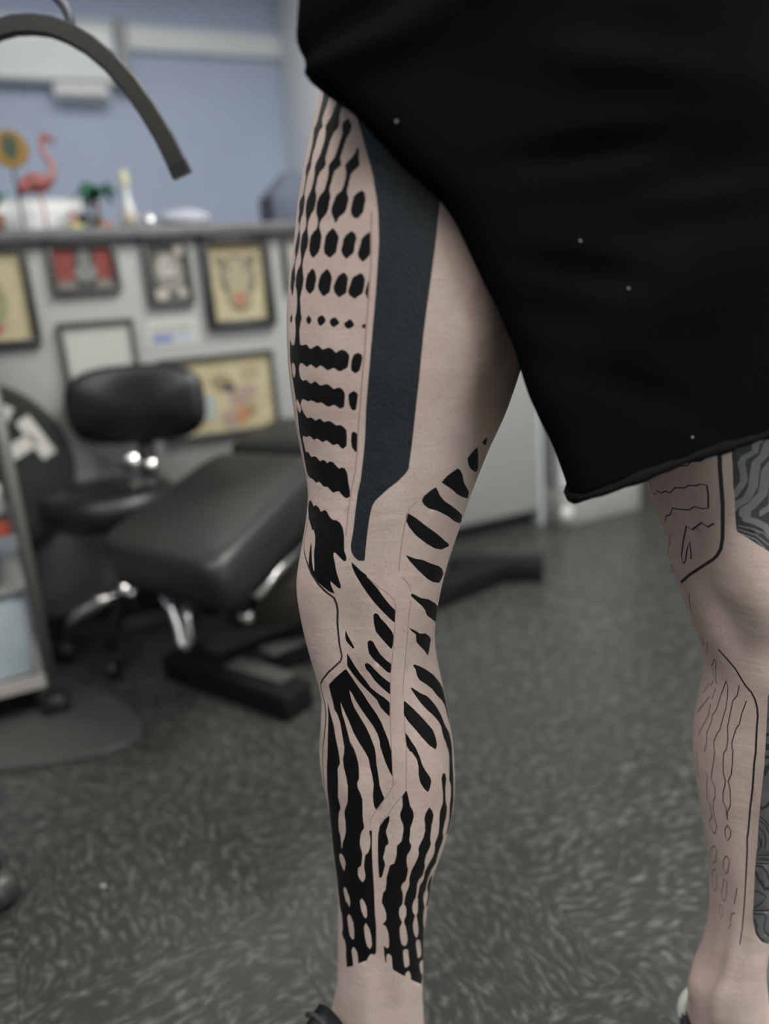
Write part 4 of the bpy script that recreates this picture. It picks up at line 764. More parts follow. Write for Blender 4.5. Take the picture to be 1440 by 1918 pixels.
# added window in the front wall, a glowing pane with a fill light
du, dv, dz_w, dw, dh, dwatt = FILL_WINDOW
w2 = struct(empty('fill_window', W(du, -2.6, dz_w), ANG))
M_fill = bpy.data.materials.new('fill light pane'); M_fill.use_nodes = True
pdn = M_fill.node_tree.nodes['Principled BSDF']; pdn.inputs['Emission Color'].default_value = (.9, .96, 1, 1); pdn.inputs['Emission Strength'].default_value = 2.0
MB().box(-dw/2, dw/2, .002, .012, -dh/2, dh/2).build('pane', M_fill, w2)
fr = MB(); fr.box(-dw/2-.06, dw/2+.06, 0, .04, -dh/2-.06, -dh/2); fr.box(-dw/2-.06, dw/2+.06, 0, .04, dh/2, dh/2+.06); fr.box(-dw/2-.06, -dw/2, 0, .04, -dh/2, dh/2); fr.box(dw/2, dw/2+.06, 0, .04, -dh/2, dh/2)
fr.build('window_frame', M_trim, w2, bevel=.004)
ld = bpy.data.lights.new('fill_light', 'AREA'); ld.shape = 'RECTANGLE'; ld.size = dw; ld.size_y = dh; ld.energy = dwatt; ld.color = (.93, .97, 1)
lo = bpy.data.objects.new('fill_light', ld); COL.objects.link(lo); lo.parent = w2; lo.location = (0, .02, 0); lo.rotation_euler = (R(90), 0, 0)

# ceiling panel fixtures, each with its own light
proto = None
lab = ['rectangular ceiling light panel above the person on the left', 'rectangular ceiling light panel above the camera on the right', 'rectangular ceiling light panel above the stool',
       'rectangular ceiling light panel above the white cabinet', 'rectangular ceiling light panel by the blue back wall', 'rectangular ceiling light panel in the far left corner']
M_diff = bpy.data.materials.new('lit diffuser'); M_diff.use_nodes = True
pd = M_diff.node_tree.nodes['Principled BSDF']; pd.inputs['Emission Color'].default_value = (1, .97, .92, 1); pd.inputs['Emission Strength'].default_value = 1.5
for i, (u, v, watts) in enumerate(PANELS):
    t = thing('ceiling_light', lab[i], 'ceiling light', W(u, v, CEIL), ANG, 'ceiling light panels')
    f = MB(); f.box(-.62, .62, -.32, -.29, -.03, 0); f.box(-.62, .62, .29, .32, -.03, 0); f.box(-.62, -.59, -.29, .29, -.03, 0); f.box(.59, .62, -.29, .29, -.03, 0)
    f.build('frame', M_trim, t); MB().box(-.59, .59, -.29, .29, -.012, -.002).build('diffuser', M_diff, t)
    ld = bpy.data.lights.new('panel_light', 'AREA'); ld.shape = 'RECTANGLE'; ld.size = 1.15; ld.size_y = .55; ld.energy = watts; ld.color = (1, .975, .94)
    lo = bpy.data.objects.new('panel_light', ld); COL.objects.link(lo); lo.parent = t; lo.location = (0, 0, -.016)

# ------------------------------------------------------------------ reception counter
V0 = 2.006
ct = thing('counter_unit', 'long white counter front hung with framed prints, behind the stool', 'counter', W(0, V0, 0), ANG)
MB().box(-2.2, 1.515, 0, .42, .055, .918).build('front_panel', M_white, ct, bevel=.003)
MB().box(-2.2, 1.50, .03, .40, 0, .055).build('kick_plate', M_black, ct)
MB().box(1.515, 1.535, .005, .42, .0, .918).build('end_panel', mat('grey laminate edge', (.40, .43, .44), .5), ct, bevel=.003)  # end panel in one even grey
top = MB().box(-2.25, 2.0, -.028, .50, .918, .945).build('worktop', mat('dark grey stone worktop', (.075, .078, .078), .35, var=.25, scale=60), bevel=.004)
top.location = W(0, V0, 0); top.rotation_euler = (0, 0, ANG); tag(top, 'dark grey worktop lying along the white counter', 'worktop')
cb = thing('base_cabinet', 'white cabinet with a grey plinth at the right end of the counter', 'cabinet', W(1.55, V0-.035, 0), ANG)
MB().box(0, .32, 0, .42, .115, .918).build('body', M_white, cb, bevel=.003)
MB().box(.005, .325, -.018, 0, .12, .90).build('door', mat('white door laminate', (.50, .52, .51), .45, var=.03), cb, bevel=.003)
MB().box(-.005, .325, -.03, .40, 0, .112).build('plinth', mat('grey beige plinth', (.22, .225, .205), .6), cb, bevel=.004)
dsb = MB().lathe([(.0,0),(.022,0),(.026,.008),(.022,.016),(0,.018)], 16, centre=(.012,-.03,.045), axis=(0,-1,0)).build('door_stop', mat('pale rubber', (.45,.46,.44), .5), cb, smooth=True)

# framed prints on the counter front. local frame: x along counter, z up, -y towards the room
def ell(mb, cx, cz, rx, rz, y, mi, rot=0, n=20, a0=0, a1=360):
    pts = []
    for k in range(n):
        t = R(a0 + (a1-a0)*k/n); x, z = rx*math.cos(t), rz*math.sin(t)
        pts.append((cx + x*math.cos(rot)-z*math.sin(rot), y, cz + x*math.sin(rot)+z*math.cos(rot)))
    m_ = len(pts); th = .0003
    mb.add(pts + [(p[0], p[1]+th, p[2]) for p in pts], [tuple(range(m_)), tuple(range(2*m_-1, m_-1, -1))] + [(i, (i+1) % m_, m_+(i+1) % m_, m_+i) for i in range(m_)], mi)
def poly(mb, pts, y, mi):
    m_ = len(pts); p = [(a, y, b) for a, b in pts]
    mb.add(p + [(q[0], y+.0003, q[2]) for q in p], [tuple(range(m_)), tuple(range(2*m_-1, m_-1, -1))] + [(i, (i+1) % m_, m_+(i+1) % m_, m_+i) for i in range(m_)], mi)
def frame(label, u0, u1, z0, z1, bw, bm, paper, art=None, d=.018, cat='framed print', name='picture_frame'):
    w_, h_ = u1-u0, z1-z0
    t = thing(name, label, cat, W(u0, V0-.001, z0), ANG, 'framed prints on the counter front')
    f = MB(); f.box(0, w_, -d, 0, 0, bw); f.box(0, w_, -d, 0, h_-bw, h_); f.box(0, bw, -d, 0, bw, h_-bw); f.box(w_-bw, w_, -d, 0, bw, h_-bw)
    f.build('frame_border', bm, t, bevel=.0015)
    pp = MB().box(bw, w_-bw, -.006, -.002, bw, h_-bw).build('paper', paper, t)
    if art:
        mb, ms = art(w_, h_); mb.build('artwork', ms, pp)
    return t
M_fblack = mat('black frame lacquer', (.006, .006, .006), .35, var=.1)
M_fgrey = mat('dark grey frame', (.040, .042, .040), .45, var=.1)
M_old = mat('aged yellow paper', (.335, .295, .18), .8, var=.10, scale=25)
M_pap = mat('white paper', (.37, .38, .35), .8, var=.03)
def C(n, *c): return mat(n, c, .8, var=.08, scale=30)
def art_left(w_, h_):
    b = MB(); ell(b, .055, .10, .062, .070, -.0066, 0); ell(b, .050, .135, .050, .038, -.0070, 1); ell(b, .040, .145, .034, .028, -.0074, 2)
    poly(b, [(.015,.03),(.085,.025),(.105,.045),(.06,.055),(.02,.05)], -.0074, 3); ell(b, .075, .085, .03, .022, -.0074, 4)
    return b, [C('moss print', .19,.19,.10), C('slate print', .16,.17,.18), C('blush print', .30,.225,.18), C('rust print', .25,.07,.06), C('olive print', .21,.22,.11)]
frame('black framed yellowed print with a green and red bird, cut by the left edge', -.035, .137, .700, .9165, .015, M_fblack, M_old, art_left)
def art_red(w_, h_):
    b = MB(); poly(b, [(.010,.010),(w_-.010,.010),(w_-.010,.030),(.010,.030)], -.0066, 2)
    poly(b, [(.054,.012),(.098,.012),(.100,.102),(.058,.102)], -.0068, 0)
    ell(b, .078, .078, .014, .020, -.0072, 1); ell(b, .078, .045, .024, .020, -.0072, 1); ell(b, .072, .081, .004, .004, -.0076, 0); ell(b, .084, .081, .004, .004, -.0076, 0)
    return b, [C('soot print', .03,.033,.032), C('ash print', .16,.165,.15), C('grey brown print', .14,.12,.10)]
frame('black framed red print with a grey skull figure', .178, .328, .805, .9165, .0115, M_fgrey, C('deep red paper', .17,.036,.030), art_red)
def art_face(w_, h_):
    b = MB(); ell(b, .058, .075, .034, .046, -.0066, 0, .25); ell(b, .052, .085, .020, .024, -.0070, 1, .25); ell(b, .088, .128, .014, .018, -.0070, 1)
    ell(b, .034, .026, .016, .014, -.0070, 1); ell(b, .086, .028, .014, .012, -.0070, 1); ell(b, .045, .090, .005, .004, -.0074, 2); ell(b, .064, .092, .005, .004, -.0074, 2); ell(b, .056, .062, .010, .003, -.0074, 2)
    return b, [C('mid grey print', .19,.185,.16), C('pale grey print', .33,.31,.27), C('ink grey print', .05,.05,.048)]
frame('dark grey framed monochrome portrait print of a face', .386, .494, .765, .9165, .0105, M_fgrey, C('charcoal paper', .055,.057,.05), art_face)
def art_tiger(w_, h_):
    b = MB(); ell(b, .086, .122, .046, .052, -.0066, 0); ell(b, .086, .078, .032, .042, -.0067, 0)
    ell(b, .086, .124, .036, .040, -.0070, 1); ell(b, .086, .080, .024, .034, -.0071, 1); ell(b, .086, .068, .014, .020, -.0075, 2)
    ell(b, .064, .142, .006, .005, -.0076, 3); ell(b, .108, .142, .006, .005, -.0076, 3)
    for s_ in (-1, 1):
        ell(b, .086+s_*.040, .160, .012, .014, -.0070, 0)
        for k in range(3): poly(b, [(.086+s_*.044, .125-.014*k), (.086+s_*.022, .119-.014*k), (.086+s_*.044, .119-.014*k)], -.0076, 3)
    for k in range(7): poly(b, [(.036+.014*k, .198), (.044+.014*k, .198), (.046+.014*k, .180), (.035+.014*k, .182)], -.0068, 4)
    return b, [C('tiger grey print', .13,.12,.08), C('tiger cream print', .25,.23,.15), C('tiger red print', .30,.12,.07), C('tiger line print', .06,.06,.05), C('ochre print', .26,.20,.10)]
frame('black framed yellow print of a roaring tiger head', .522, .694, .700, .9165, .018, M_fblack, M_old, art_tiger, d=.022)
frame('grey framed pale print half hidden behind the tattooed thigh', .733, .85, .782, .910, .008, M_fgrey, C('pale green paper', .26,.26,.22))
frame('grey framed sheet of white paper above the stool backrest', .174, .342, .57, .744, .009, M_fgrey, M_pap)
def art_flash(w_, h_):
    b = MB(); ell(b, .150, .130, .030, .022, -.0066, 0, -.3); ell(b, .165, .118, .018, .012, -.0070, 5, -.3); ell(b, .225, .150, .026, .020, -.0066, 1); ell(b, .20, .095, .040, .022, -.0066, 3, .4)
    ell(b, .105, .075, .026, .034, -.0066, 2); ell(b, .19, .045, .036, .020, -.0068, 4, .4); ell(b, .16, .040, .022, .024, -.0070, 3, .2); ell(b, .225, .065, .016, .026, -.0068, 1); ell(b, .08, .13, .03, .02, -.0066, 1, .5)
    return b, [C('print umber', .20,.16,.09), C('print sand', .28,.23,.14), C('print pale blue', .24,.28,.26), C('print mauve', .25,.18,.15), C('print orange', .30,.14,.065), C('print dark', .05,.05,.045)]
frame('large grey framed flash sheet with colourful figures beside the stool backrest', .386, .676, .437, .640, .010, M_fgrey, M_old, art_flash)
st = thing('sticker', 'white sticker with blue and grey lettering under the portrait print', 'sticker', W(.370, V0-.001, .670), ANG)
MB().box(0, .122, -.0008, 0, 0, .066).build('backing', M_pap, st)
sb_ = MB(); poly(sb_, [(.012,.010),(.060,.010),(.066,.024),(.014,.026)], -.0012, 0); poly(sb_, [(.066,.012),(.112,.014),(.112,.024),(.070,.024)], -.0012, 1)
for k in range(9): poly(sb_, [(.016+.0105*k,.030),(.021+.0105*k,.030),(.022+.0105*k,.046),(.017+.0105*k,.047)], -.0012, 2)
sb_.build('lettering', [C('sticker blue', .10,.14,.32), C('sticker light blue', .26,.30,.40), C('sticker grey', .22,.22,.21)], st)

# round sign with raised letters
ds = thing('round_sign', 'round black sign with white letters on the counter behind the trolley', 'sign', W(-.055, V0-.002, .428), ANG)
dm = MB().lathe([(.0,0),(.208,0),(.214,.004),(.214,.020),(.208,.024),(0,.024)], 64, axis=(0,-1,0)); dm.build('disc', mat('black chalk paint', (.019,.020,.017), .7), ds, smooth=False)
M_let = mat('white sign letters', (.62,.61,.57), .7)
def stroke(mb, ang, r0, r1, w_, off=0.0, tang=False):
    d = Vector((math.cos(ang), 0, math.sin(ang))); t_ = Vector((-math.sin(ang), 0, math.cos(ang)))
    if not tang: a_, b_ = d*r0 + t_*off, d*r1 + t_*off
    else: a_, b_ = d*r1 + t_*r0, d*r1 - t_*r0
    mb.bar(a_ + Vector((0,-.026,0)), b_ + Vector((0,-.026,0)), w_, .004, up=(0,-1,0))
b = MB(); stroke(b, R(26), .080, .158, .033); stroke(b, R(26), .050, .158, .033, tang=True); b.build('letter_t', M_let, ds)
b = MB(); stroke(b, R(58), .095, .175, .034); b.build('letter_i', M_let, ds)
b = MB(); stroke(b, R(80), .100, .165, .024); stroke(b, R(98), .100, .165, .024); stroke(b, R(89), .024, .130, .022, tang=True); b.build('letter', M_let, ds)

# ------------------------------------------------------------------ things on the worktop
ZT = .9455
def top_thing(name, label, cat, u, v, rz=0, group=None): return thing(name, label, cat, W(u, v, ZT), ANG + rz, group)
M_pink = mat('flamingo pink', (.24, .06, .055), .5, var=.15)
t = top_thing('potted_cactus', 'small cactus arrangement with a round ochre sign cut by the left edge', 'plant', .085, 2.16)
MB().lathe([(.026,0),(.034,.05),(.030,.05),(.027,.045)], 18, centre=(0,0,0)).build('pot', mat('brown pot', (.14,.06,.04), .6), t, smooth=True)
lf = MB()
for k in range(7):
    a_ = k*.9; lf.tube([(0,0,.045),(.02*math.cos(a_),.012*math.sin(a_),.08),(.045*math.cos(a_),.02*math.sin(a_),.10)], [.005,.010,.002], 6)
lf.build('leaf_cluster', C('dark green leaf', .03,.12,.07), t, smooth=True)
t = top_thing('round_plaque', 'round ochre plaque with a dark figure standing left of the flamingo', 'plaque', .158, 2.205)
pl = MB().lathe([(0,0),(.040,0),(.042,.004),(.040,.010),(0,.010)], 32, centre=(0,.005,.20), axis=(0,-1,0)); pl.build('disc', C('ochre enamel', .22,.125,.022), t)
pf = MB(); ell(pf, 0, .203, .018, .028, -.0056, 0); ell(pf, -.006, .222, .007, .010, -.0058, 0, .4); ell(pf, .008, .215, .006, .012, -.0058, 0, -.5); pf.build('figure', C('dark green enamel', .04,.06,.035), t)
MB().lathe([(.016,0),(.016,.006),(.003,.008),(.003,.166)], 12).build('stand', M_dsteel, t)
t = top_thing('paper_box', 'white cardboard box lying under the flamingo on the counter', 'box', .185, 2.275)
MB().box(-.12, .125, -.035, .06, 0, .088).build('carton', mat('white card', (.66,.68,.68), .7, var=.05, scale=20), t, bevel=.003)
MB().box(-.122, .127, -.037, .062, .088, .094).build('lid', mat('white card lid', (.60,.63,.60), .7), t, bevel=.002)
t = top_thing('flamingo', 'pink plastic flamingo figurine standing in front of the white box', 'figurine', .208, 2.135)
fl = MB(); fl.ball((-.012, 0, .115), .030, 16, sc=(1.15,.7,.75)); fl.tube([(-.03,0,.112),(-.046,0,.100),(-.055,0,.090)], [.018,.012,.003], 8)
fl.build('body', M_pink, t, smooth=True)
nk = MB().tube([(.010,0,.118),(.026,0,.128),(.030,0,.150),(.022,0,.170),(.012,0,.188),(.014,0,.205),(.022,0,.212)], [.013,.010,.008,.007,.0065,.007,.008], 10); nk.build('neck', mat('flamingo light pink', (.33,.14,.14), .5), t, smooth=True)
hd = MB(); hd.ball((.022,0,.213), .0105, 10); hd.tube([(.028,0,.213),(.040,0,.208),(.042,0,.198)], [.006,.005,.001], 8); hd.build('head', M_pink, t, smooth=True)
for s_ in (-1, 1): MB().tube([(-.008,s_*.008,.098),(-.004,s_*.008,.05),(-.008,s_*.008,.004)], .0022, 6).build('leg', mat('flamingo leg', (.38,.16,.14), .5), t, smooth=True)
MB().lathe([(0,0),(.030,0),(.030,.004),(0,.006)], 20).build('base', C('sand base', .40,.36,.22), t)
t = top_thing('toy_bird', 'tiny pink and yellow figurine at the foot of the flamingo', 'figurine', .262, 2.08)
tb = MB(); tb.ball((0,0,.010), .011, 12, sc=(1.6,1.1,.9)); tb.build('base', C('yellow green clay', .40,.38,.14), t, smooth=True)
tb = MB(); tb.ball((-.004,0,.026), .009, 10); tb.ball((-.006,0,.042), .007, 10); tb.build('figure', C('rose clay', .45,.24,.22), t, smooth=True)
t = top_thing('black_cap', 'small black domed cap lying left of the toy palm tree', 'cap', .288, 2.11)
MB().lathe([(.030,0),(.031,.012),(.027,.030),(.015,.040),(0,.042)], 18).build('crown', M_black, t, smooth=True)
cp = MB(); cp.box(-.036,-.012,-.014,.014,0,.003); cp.build('peak', M_black, t, bevel=.001)
t = top_thing('toy_palm', 'toy palm tree with green leaves in a terracotta pot', 'ornament', .335, 2.17)
MB().lathe([(.020,0),(.027,.026),(.023,.026),(.021,.020),(0,.020)], 18).build('pot', C('terracotta', .26,.11,.06), t, smooth=True)
MB().tube([(0,0,.02),(-.006,0,.045),(-.004,0,.084)], [.008,.0065,.006], 8).build('trunk', C('brown trunk', .16,.13,.10), t, smooth=True)
M_leaf = C('emerald leaf', .022,.11,.065)
for k in range(8):
    a_ = k*.785+.2; L_ = .055 + .014*(k % 3); dx, dy = math.cos(a_), math.sin(a_)*.7
    pts = [(-.004,0,.082),(dx*L_*.5-.004,dy*L_*.5,.108+.008*(k % 2)),(dx*L_,dy*L_,.090-.014*(k % 3))]
    q = MB(); n_ = Vector((-dy,dx,0)).normalized(); rg = []
    for p_, w_ in zip(pts, (.006,.016,.003)):
        p_ = Vector(p_); rg.append([p_-n_*w_, p_+Vector((0,0,.003)), p_+n_*w_, p_-Vector((0,0,.001))])
    q.loft(rg); q.build('leaf', M_leaf, t, smooth=True)
t = top_thing('glass_bottle', 'slim pale bottle with a yellow cap behind the glass globe', 'bottle', .408, 2.20)
MB().lathe([(0,0),(.019,0),(.020,.01),(.020,.055),(.012,.078),(.009,.085),(.009,.112)], 18).build('bottle_body', mat('milky glass', (.46,.48,.47), .2), t, smooth=True)
MB().lathe([(.011,.112),(.012,.115),(.011,.145),(.006,.152),(0,.153)], 14).build('cap', C('cream cap', .48,.47,.33), t, smooth=True)
MB().lathe([(.0205,.018),(.0205,.05)], 18).build('label', C('beige bottle label', .38,.33,.27), t, smooth=True)
t = top_thing('glass_globe', 'shiny silver glass globe on a small foot beside the bottle', 'ornament', .438, 2.11)
gb = MB(); gb.ball((0,0,.021), .018, 20); gb.build('globe', mat('mirror glass', (.75,.76,.76), .08, metal=.85), t, smooth=True)
MB().lathe([(.011,0),(.010,.004),(.006,.006)], 14).build('foot', M_dsteel, t, smooth=True)
t = top_thing('serving_dish', 'low dark dish with folded white paper towels heaped on it', 'dish', .535, 2.19)
MB().lathe([(0,0),(.055,0),(.085,.010),(.088,.014),(.080,.013),(0,.008)], 28).build('dish', mat('brown glaze', (.08,.07,.06), .4), t, smooth=True)
hp = MB(); hp.ball((.01,0,.032), .068, 20, sc=(1,.7,.35)); hp.build('paper_towel', mat('soft white tissue', (.36,.38,.44), .9, bump=.4, bscale=40), t, smooth=True)
t = top_thing('gabled_box', 'dark blue box with a sloping roof behind the tattooed thigh', 'box', .775, 2.17)
gb = MB(); prof = [(0,0),(.13,0),(.13,.108),(.072,.152),(0,.085)]
gb.add([(x,-.02,z) for x,z in prof]+[(x,.10,z) for x,z in prof], [(0,1,2,3,4),(9,8,7,6,5)]+[(i,(i+1)%5,5+(i+1)%5,5+i) for i in range(5)])
gb.build('shell', mat('dark blue felt', (.085,.098,.135), .8), t, bevel=.004)
MB().box(.02,.11,-.024,-.02,.012,.075).build('front_pocket', mat('dark blue pocket', (.075,.086,.12), .8), t, bevel=.002)

# ------------------------------------------------------------------ treatment chair
tc_ = thing('treatment_chair', 'black vinyl treatment chair with a sloping leg rest and flat iron base', 'chair', (0,0,0))
NL, NR, FL, FR = Vector((-.553,1.432,.35)), Vector((-.276,1.203,.35)), Vector((-.355,1.76,.45)), Vector((-.100,1.60,.45))
def cushion(name, c00, c10, c01, c11, th, m_, parent, crown=.006, r=.03, nu=18, nv=18):
    # padded slab: superellipse outline, softly crowned top, rolled edge
    up = (c10-c00).cross(c01-c00).normalized()
    if up.z < 0: up = -up
    rings = []
    def P(a, b): return c00*(1-a)*(1-b)+c10*a*(1-b)+c01*(1-a)*b+c11*a*b
    N_ = 64
    def outline(s):
        out = []
        for k in range(N_):
            t = 2*math.pi*k/N_; c, s_ = math.cos(t), math.sin(t); n = 9.0
            d = (abs(c)**n+abs(s_)**n)**(1/n); out.append((.5+.5*s*c/d, .5+.5*s*s_/d))
        return out
    for s, h in ((.30,crown),(.75,crown*.8),(.90,crown*.3),(.95,-.004),(.985,-.014),(1,-th*.4),(1,-th*.7),(.97,-th*.93),(.9,-th),(.3,-th)):
        rings.append([P(a,b)+up*h for a,b in outline(s)])
    return MB().loft(rings).build(name, m_, parent, smooth=True)
cushion('leg_rest', NL, NR, FL, FR, .10, M_padgrey, tc_)
sd = (FL-NL); sd.z = 0; sd.normalize(); Z3 = Vector((0,0,1))
S0, S1 = FL+sd*.012, FR+sd*.012
cushion('seat_cushion', S0+Z3*.006, S1+Z3*.006+Vector((.10,-.02,0)), S0+sd*.17+Z3*.035, S1+sd*.36+Z3*.035+Vector((.16,.05,0)), .09, M_padgrey, tc_)
wx = (NR-NL).normalized(); mid = (NL+NR+FL+FR)/4
fm = MB(); fm.bar(NL*.75+NR*.25-Z3*.10+sd*.05, FL*.7+FR*.3-Z3*.11+sd*.2, .035, .03); fm.bar(NL*.25+NR*.75-Z3*.10+sd*.05, FL*.3+FR*.7-Z3*.11+sd*.2, .035, .03)
fm.build('under_frame', M_iron, tc_, bevel=.003)
colb = Vector((-.07, 1.74, 0))
MB().lathe([(0,.055),(.060,.055),(.060,.10),(.045,.105),(.045,.30),(.10,.33),(.10,.36)], 24, centre=colb).build('lift_column', M_iron, tc_, smooth=False)
# flat iron base: long beam with a cross foot at either end
bA, bB = Vector((-.365,1.503,.028)), Vector((.30,2.02,.028))
b = MB(); b.bar(bA, bB, .085, .05); b.build('base_beam', M_iron, tc_, bevel=.005)
b = MB(); b.bar((-.47,1.587,.028), (-.185,1.362,.028), .075, .052); b.build('base_foot', M_iron, tc_, bevel=.005)
b = MB(); b.bar((.16,2.035,.030), (.405,1.985,.030), .07, .05); b.build('base_foot', M_iron, tc_, bevel=.005)
b = MB(); b.bar((-.27,1.53,.0565), (-.05,1.72,.0565), .05, .006); b.bar((-.33,1.49,.0575), (-.21,1.40,.0575), .045, .006); b.build('highlight_strip', mat('painted highlight grey', (.06,.06,.057), .5), tc_)  # grey strips paint the highlight along the tops of beam and foot
b = MB(); b.box(-.34,-.10,1.55,1.80,.10,.20); b.build('gear_housing', mat('dark brown housing', (.022,.018,.012), .5), tc_, bevel=.012)
b = MB(); b.tube([(-.452,1.50,.215),(-.440,1.50,.180),(-.432,1.495,.150),(-.428,1.49,.110),(-.418,1.49,.098),(-.408,1.49,.112),(-.408,1.495,.16),(-.415,1.50,.19)], [.007,.008,.009,.010,.011,.010,.009,.008], 10); b.build('release_lever', M_chrome, tc_, smooth=True)
b = MB(); b.tube([(-.408,1.49,.20),(-.36,1.56,.235)], .007, 8); b.build('lever_rod', M_iron, tc_, smooth=True)
b = MB(); b.ball((-.292,1.50,.152), .016, 16); b.build('knob', M_chrome, tc_, smooth=True)
b = MB(); b.tube([(-.292,1.50,.152),(-.27,1.58,.165)], .006, 8); b.build('knob_stem', M_iron, tc_, smooth=True)
b = MB(); b.tube([(-.245,1.36,.245),(-.16,1.50,.30)], .010, 10); b.build('side_rail', M_chrome, tc_, smooth=True)

# ------------------------------------------------------------------ rolling stool with back rest
sx, sy = -.60, 1.735
stl = thing('rolling_stool', 'black rolling stool with a padded back rest and chrome legs, the shaded ones coloured dark', 'stool', (sx, sy, 0))
rings = []
for k in range(15):
    t = k/14; y_ = -.5 + t
    s = (1-abs(2*t-1)**3.2)**(1/2.6) if 0 < t < 1 else .05
    ring = []
    for j in range(40):
        a_ = 2*math.pi*j/40; c, s_ = math.cos(a_), math.sin(a_); n = 3.2; d = (abs(c)**n+abs(s_)**n)**(1/n)
        ring.append(Vector((.055+.158*c/d*(.35+.65*s), .115 + .062*y_*1.0 - .035*(c/d)**2*.6, .552+.090*s_/d*(.25+.75*s))))
    rings.append(ring)
MB().loft(rings).build('backrest', M_leather, stl, smooth=True)
rings = []
for h, s in ((.315,.55),(.318,.85),(.330,.98),(.355,1.0),(.378,.97),(.390,.88),(.396,.6),(.397,.2)):
    rings.append([Vector((.150*s*math.cos(2*math.pi*k/40), .140*s*math.sin(2*math.pi*k/40)-.02, h)) for k in range(40)])
MB().loft(rings).build('seat', M_leather, stl, smooth=True)
b = MB(); b.tube([(.03,.06,.33),(.05,.12,.34),(.055,.13,.40),(.055,.125,.50)], [.022,.022,.02,.018], 10); b.build('back_bracket', M_black, stl, smooth=True)
b = MB(); b.lathe([(0,0),(.022,0),(.022,.014),(0,.016)], 16, centre=(.03,.085,.425), axis=(0,-1,0)); b.lathe([(0,0),(.017,0),(.017,.014),(0,.016)], 16, centre=(.075,.075,.415), axis=(0,-1,0)); b.build('adjuster_knob', M_chrome, stl, smooth=True)
MB().lathe([(.030,.11),(.030,.16),(.020,.165),(.020,.315)], 18).build('gas_column', M_chrome, stl, smooth=True)
cast = None
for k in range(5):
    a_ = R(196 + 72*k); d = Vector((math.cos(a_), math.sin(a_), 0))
    b = MB(); b.tube([d*.01+Z3*.135, d*.06+Z3*.130, d*.115+Z3*.108, d*.150+Z3*.062], [.017,.017,.015,.013], 10); lg = b.build('base_leg', M_chrome if k == 0 else M_iron, stl, smooth=True)  # legs in shade coloured as dark iron, only the lit one chrome
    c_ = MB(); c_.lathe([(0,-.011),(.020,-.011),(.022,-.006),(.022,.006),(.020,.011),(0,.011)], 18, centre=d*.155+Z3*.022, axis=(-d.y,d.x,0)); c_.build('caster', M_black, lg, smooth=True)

# ------------------------------------------------------------------ steel trolley at the left edge
P0 = Vector((-.668, 1.425, 0))
tr = thing('trolley', 'grey steel trolley with shelves on casters at the left edge', 'trolley', P0, ANG)
TW, TD = .42, .30
for (x, y) in ((0,0),(-TW,0),(0,TD),(-TW,TD)):
    ps = MB().tube([(x,y,.055),(x,y,.78)], .0115, 12).build('post', mat('grey enamel post', (.12,.117,.11), .45, metal=.2), tr, smooth=True)
    b = MB(); b.lathe([(0,-.010),(.022,-.010),(.025,-.006),(.025,.006),(.022,.010),(0,.010)], 16, centre=(x,y,.025), axis=(0,1,0)); b.build('caster', M_black, ps, smooth=True)
M_tray = mat('pale steel tray', (.30,.33,.36), .30, metal=.6, var=.08)
for z_ in (.085, .365, .76):
    b = MB(); b.box(-TW, 0, 0, TD, z_-.004, z_); b.box(-TW, 0, -.006, 0, z_-.012, z_+.014); b.box(-TW, 0, TD, TD+.006, z_-.012, z_+.014); b.box(-.006, 0, 0, TD, z_-.012, z_+.014); b.box(-TW, -TW+.006, 0, TD, z_-.012, z_+.014)
    b.build('shelf', M_tray if z_ > .1 else mat('bright steel shelf', (.38,.365,.34), .4, metal=.3), tr)
MB().box(-TW, 0, TD-.004, TD, .10, .35).build('back_sheet', mat('grey blue sheet', (.26,.29,.32), .4, var=.1, scale=6), tr)
bx_ = thing('box', 'red cardboard box with a white lid on the trolley shelf', 'box', P0 + E1*(-.005) + Z3*.366, ANG)
MB().box(-.20, -.012, .012, .15, 0, .040).build('carton', C('red card', .36,.06,.035), bx_, bevel=.002)
MB().box(-.202, -.010, .010, .152, .040, .047).build('lid', mat('dark lid', (.03,.03,.03), .5), bx_, bevel=.002)
wx_ = thing('paper_pack', 'white paper pack stacked on the red box on the trolley', 'box', P0 + E1*(-.02) + Z3*.4135, ANG)
MB().box(-.16, 0, .02, .13, 0, .042).build('pack', M_pap, wx_, bevel=.004); MB().box(-.161, .001, .06, .08, -.0, .043).build('band', C('grey pack band', .35,.36,.38), wx_)
wx2 = thing('storage_tub', 'pale blue plastic tub on the bottom shelf of the trolley', 'tub', P0 + E1*(-.02) + Z3*.0855, ANG)
MB().box(-.34, 0, .03, .25, 0, .17).build('tub_body', mat('pale blue plastic', (.34,.39,.43), .45), wx2, bevel=.012); MB().box(-.348, .008, .022, .258, .17, .185).build('lid', mat('grey tub lid', (.20,.21,.20), .5), wx2, bevel=.004)

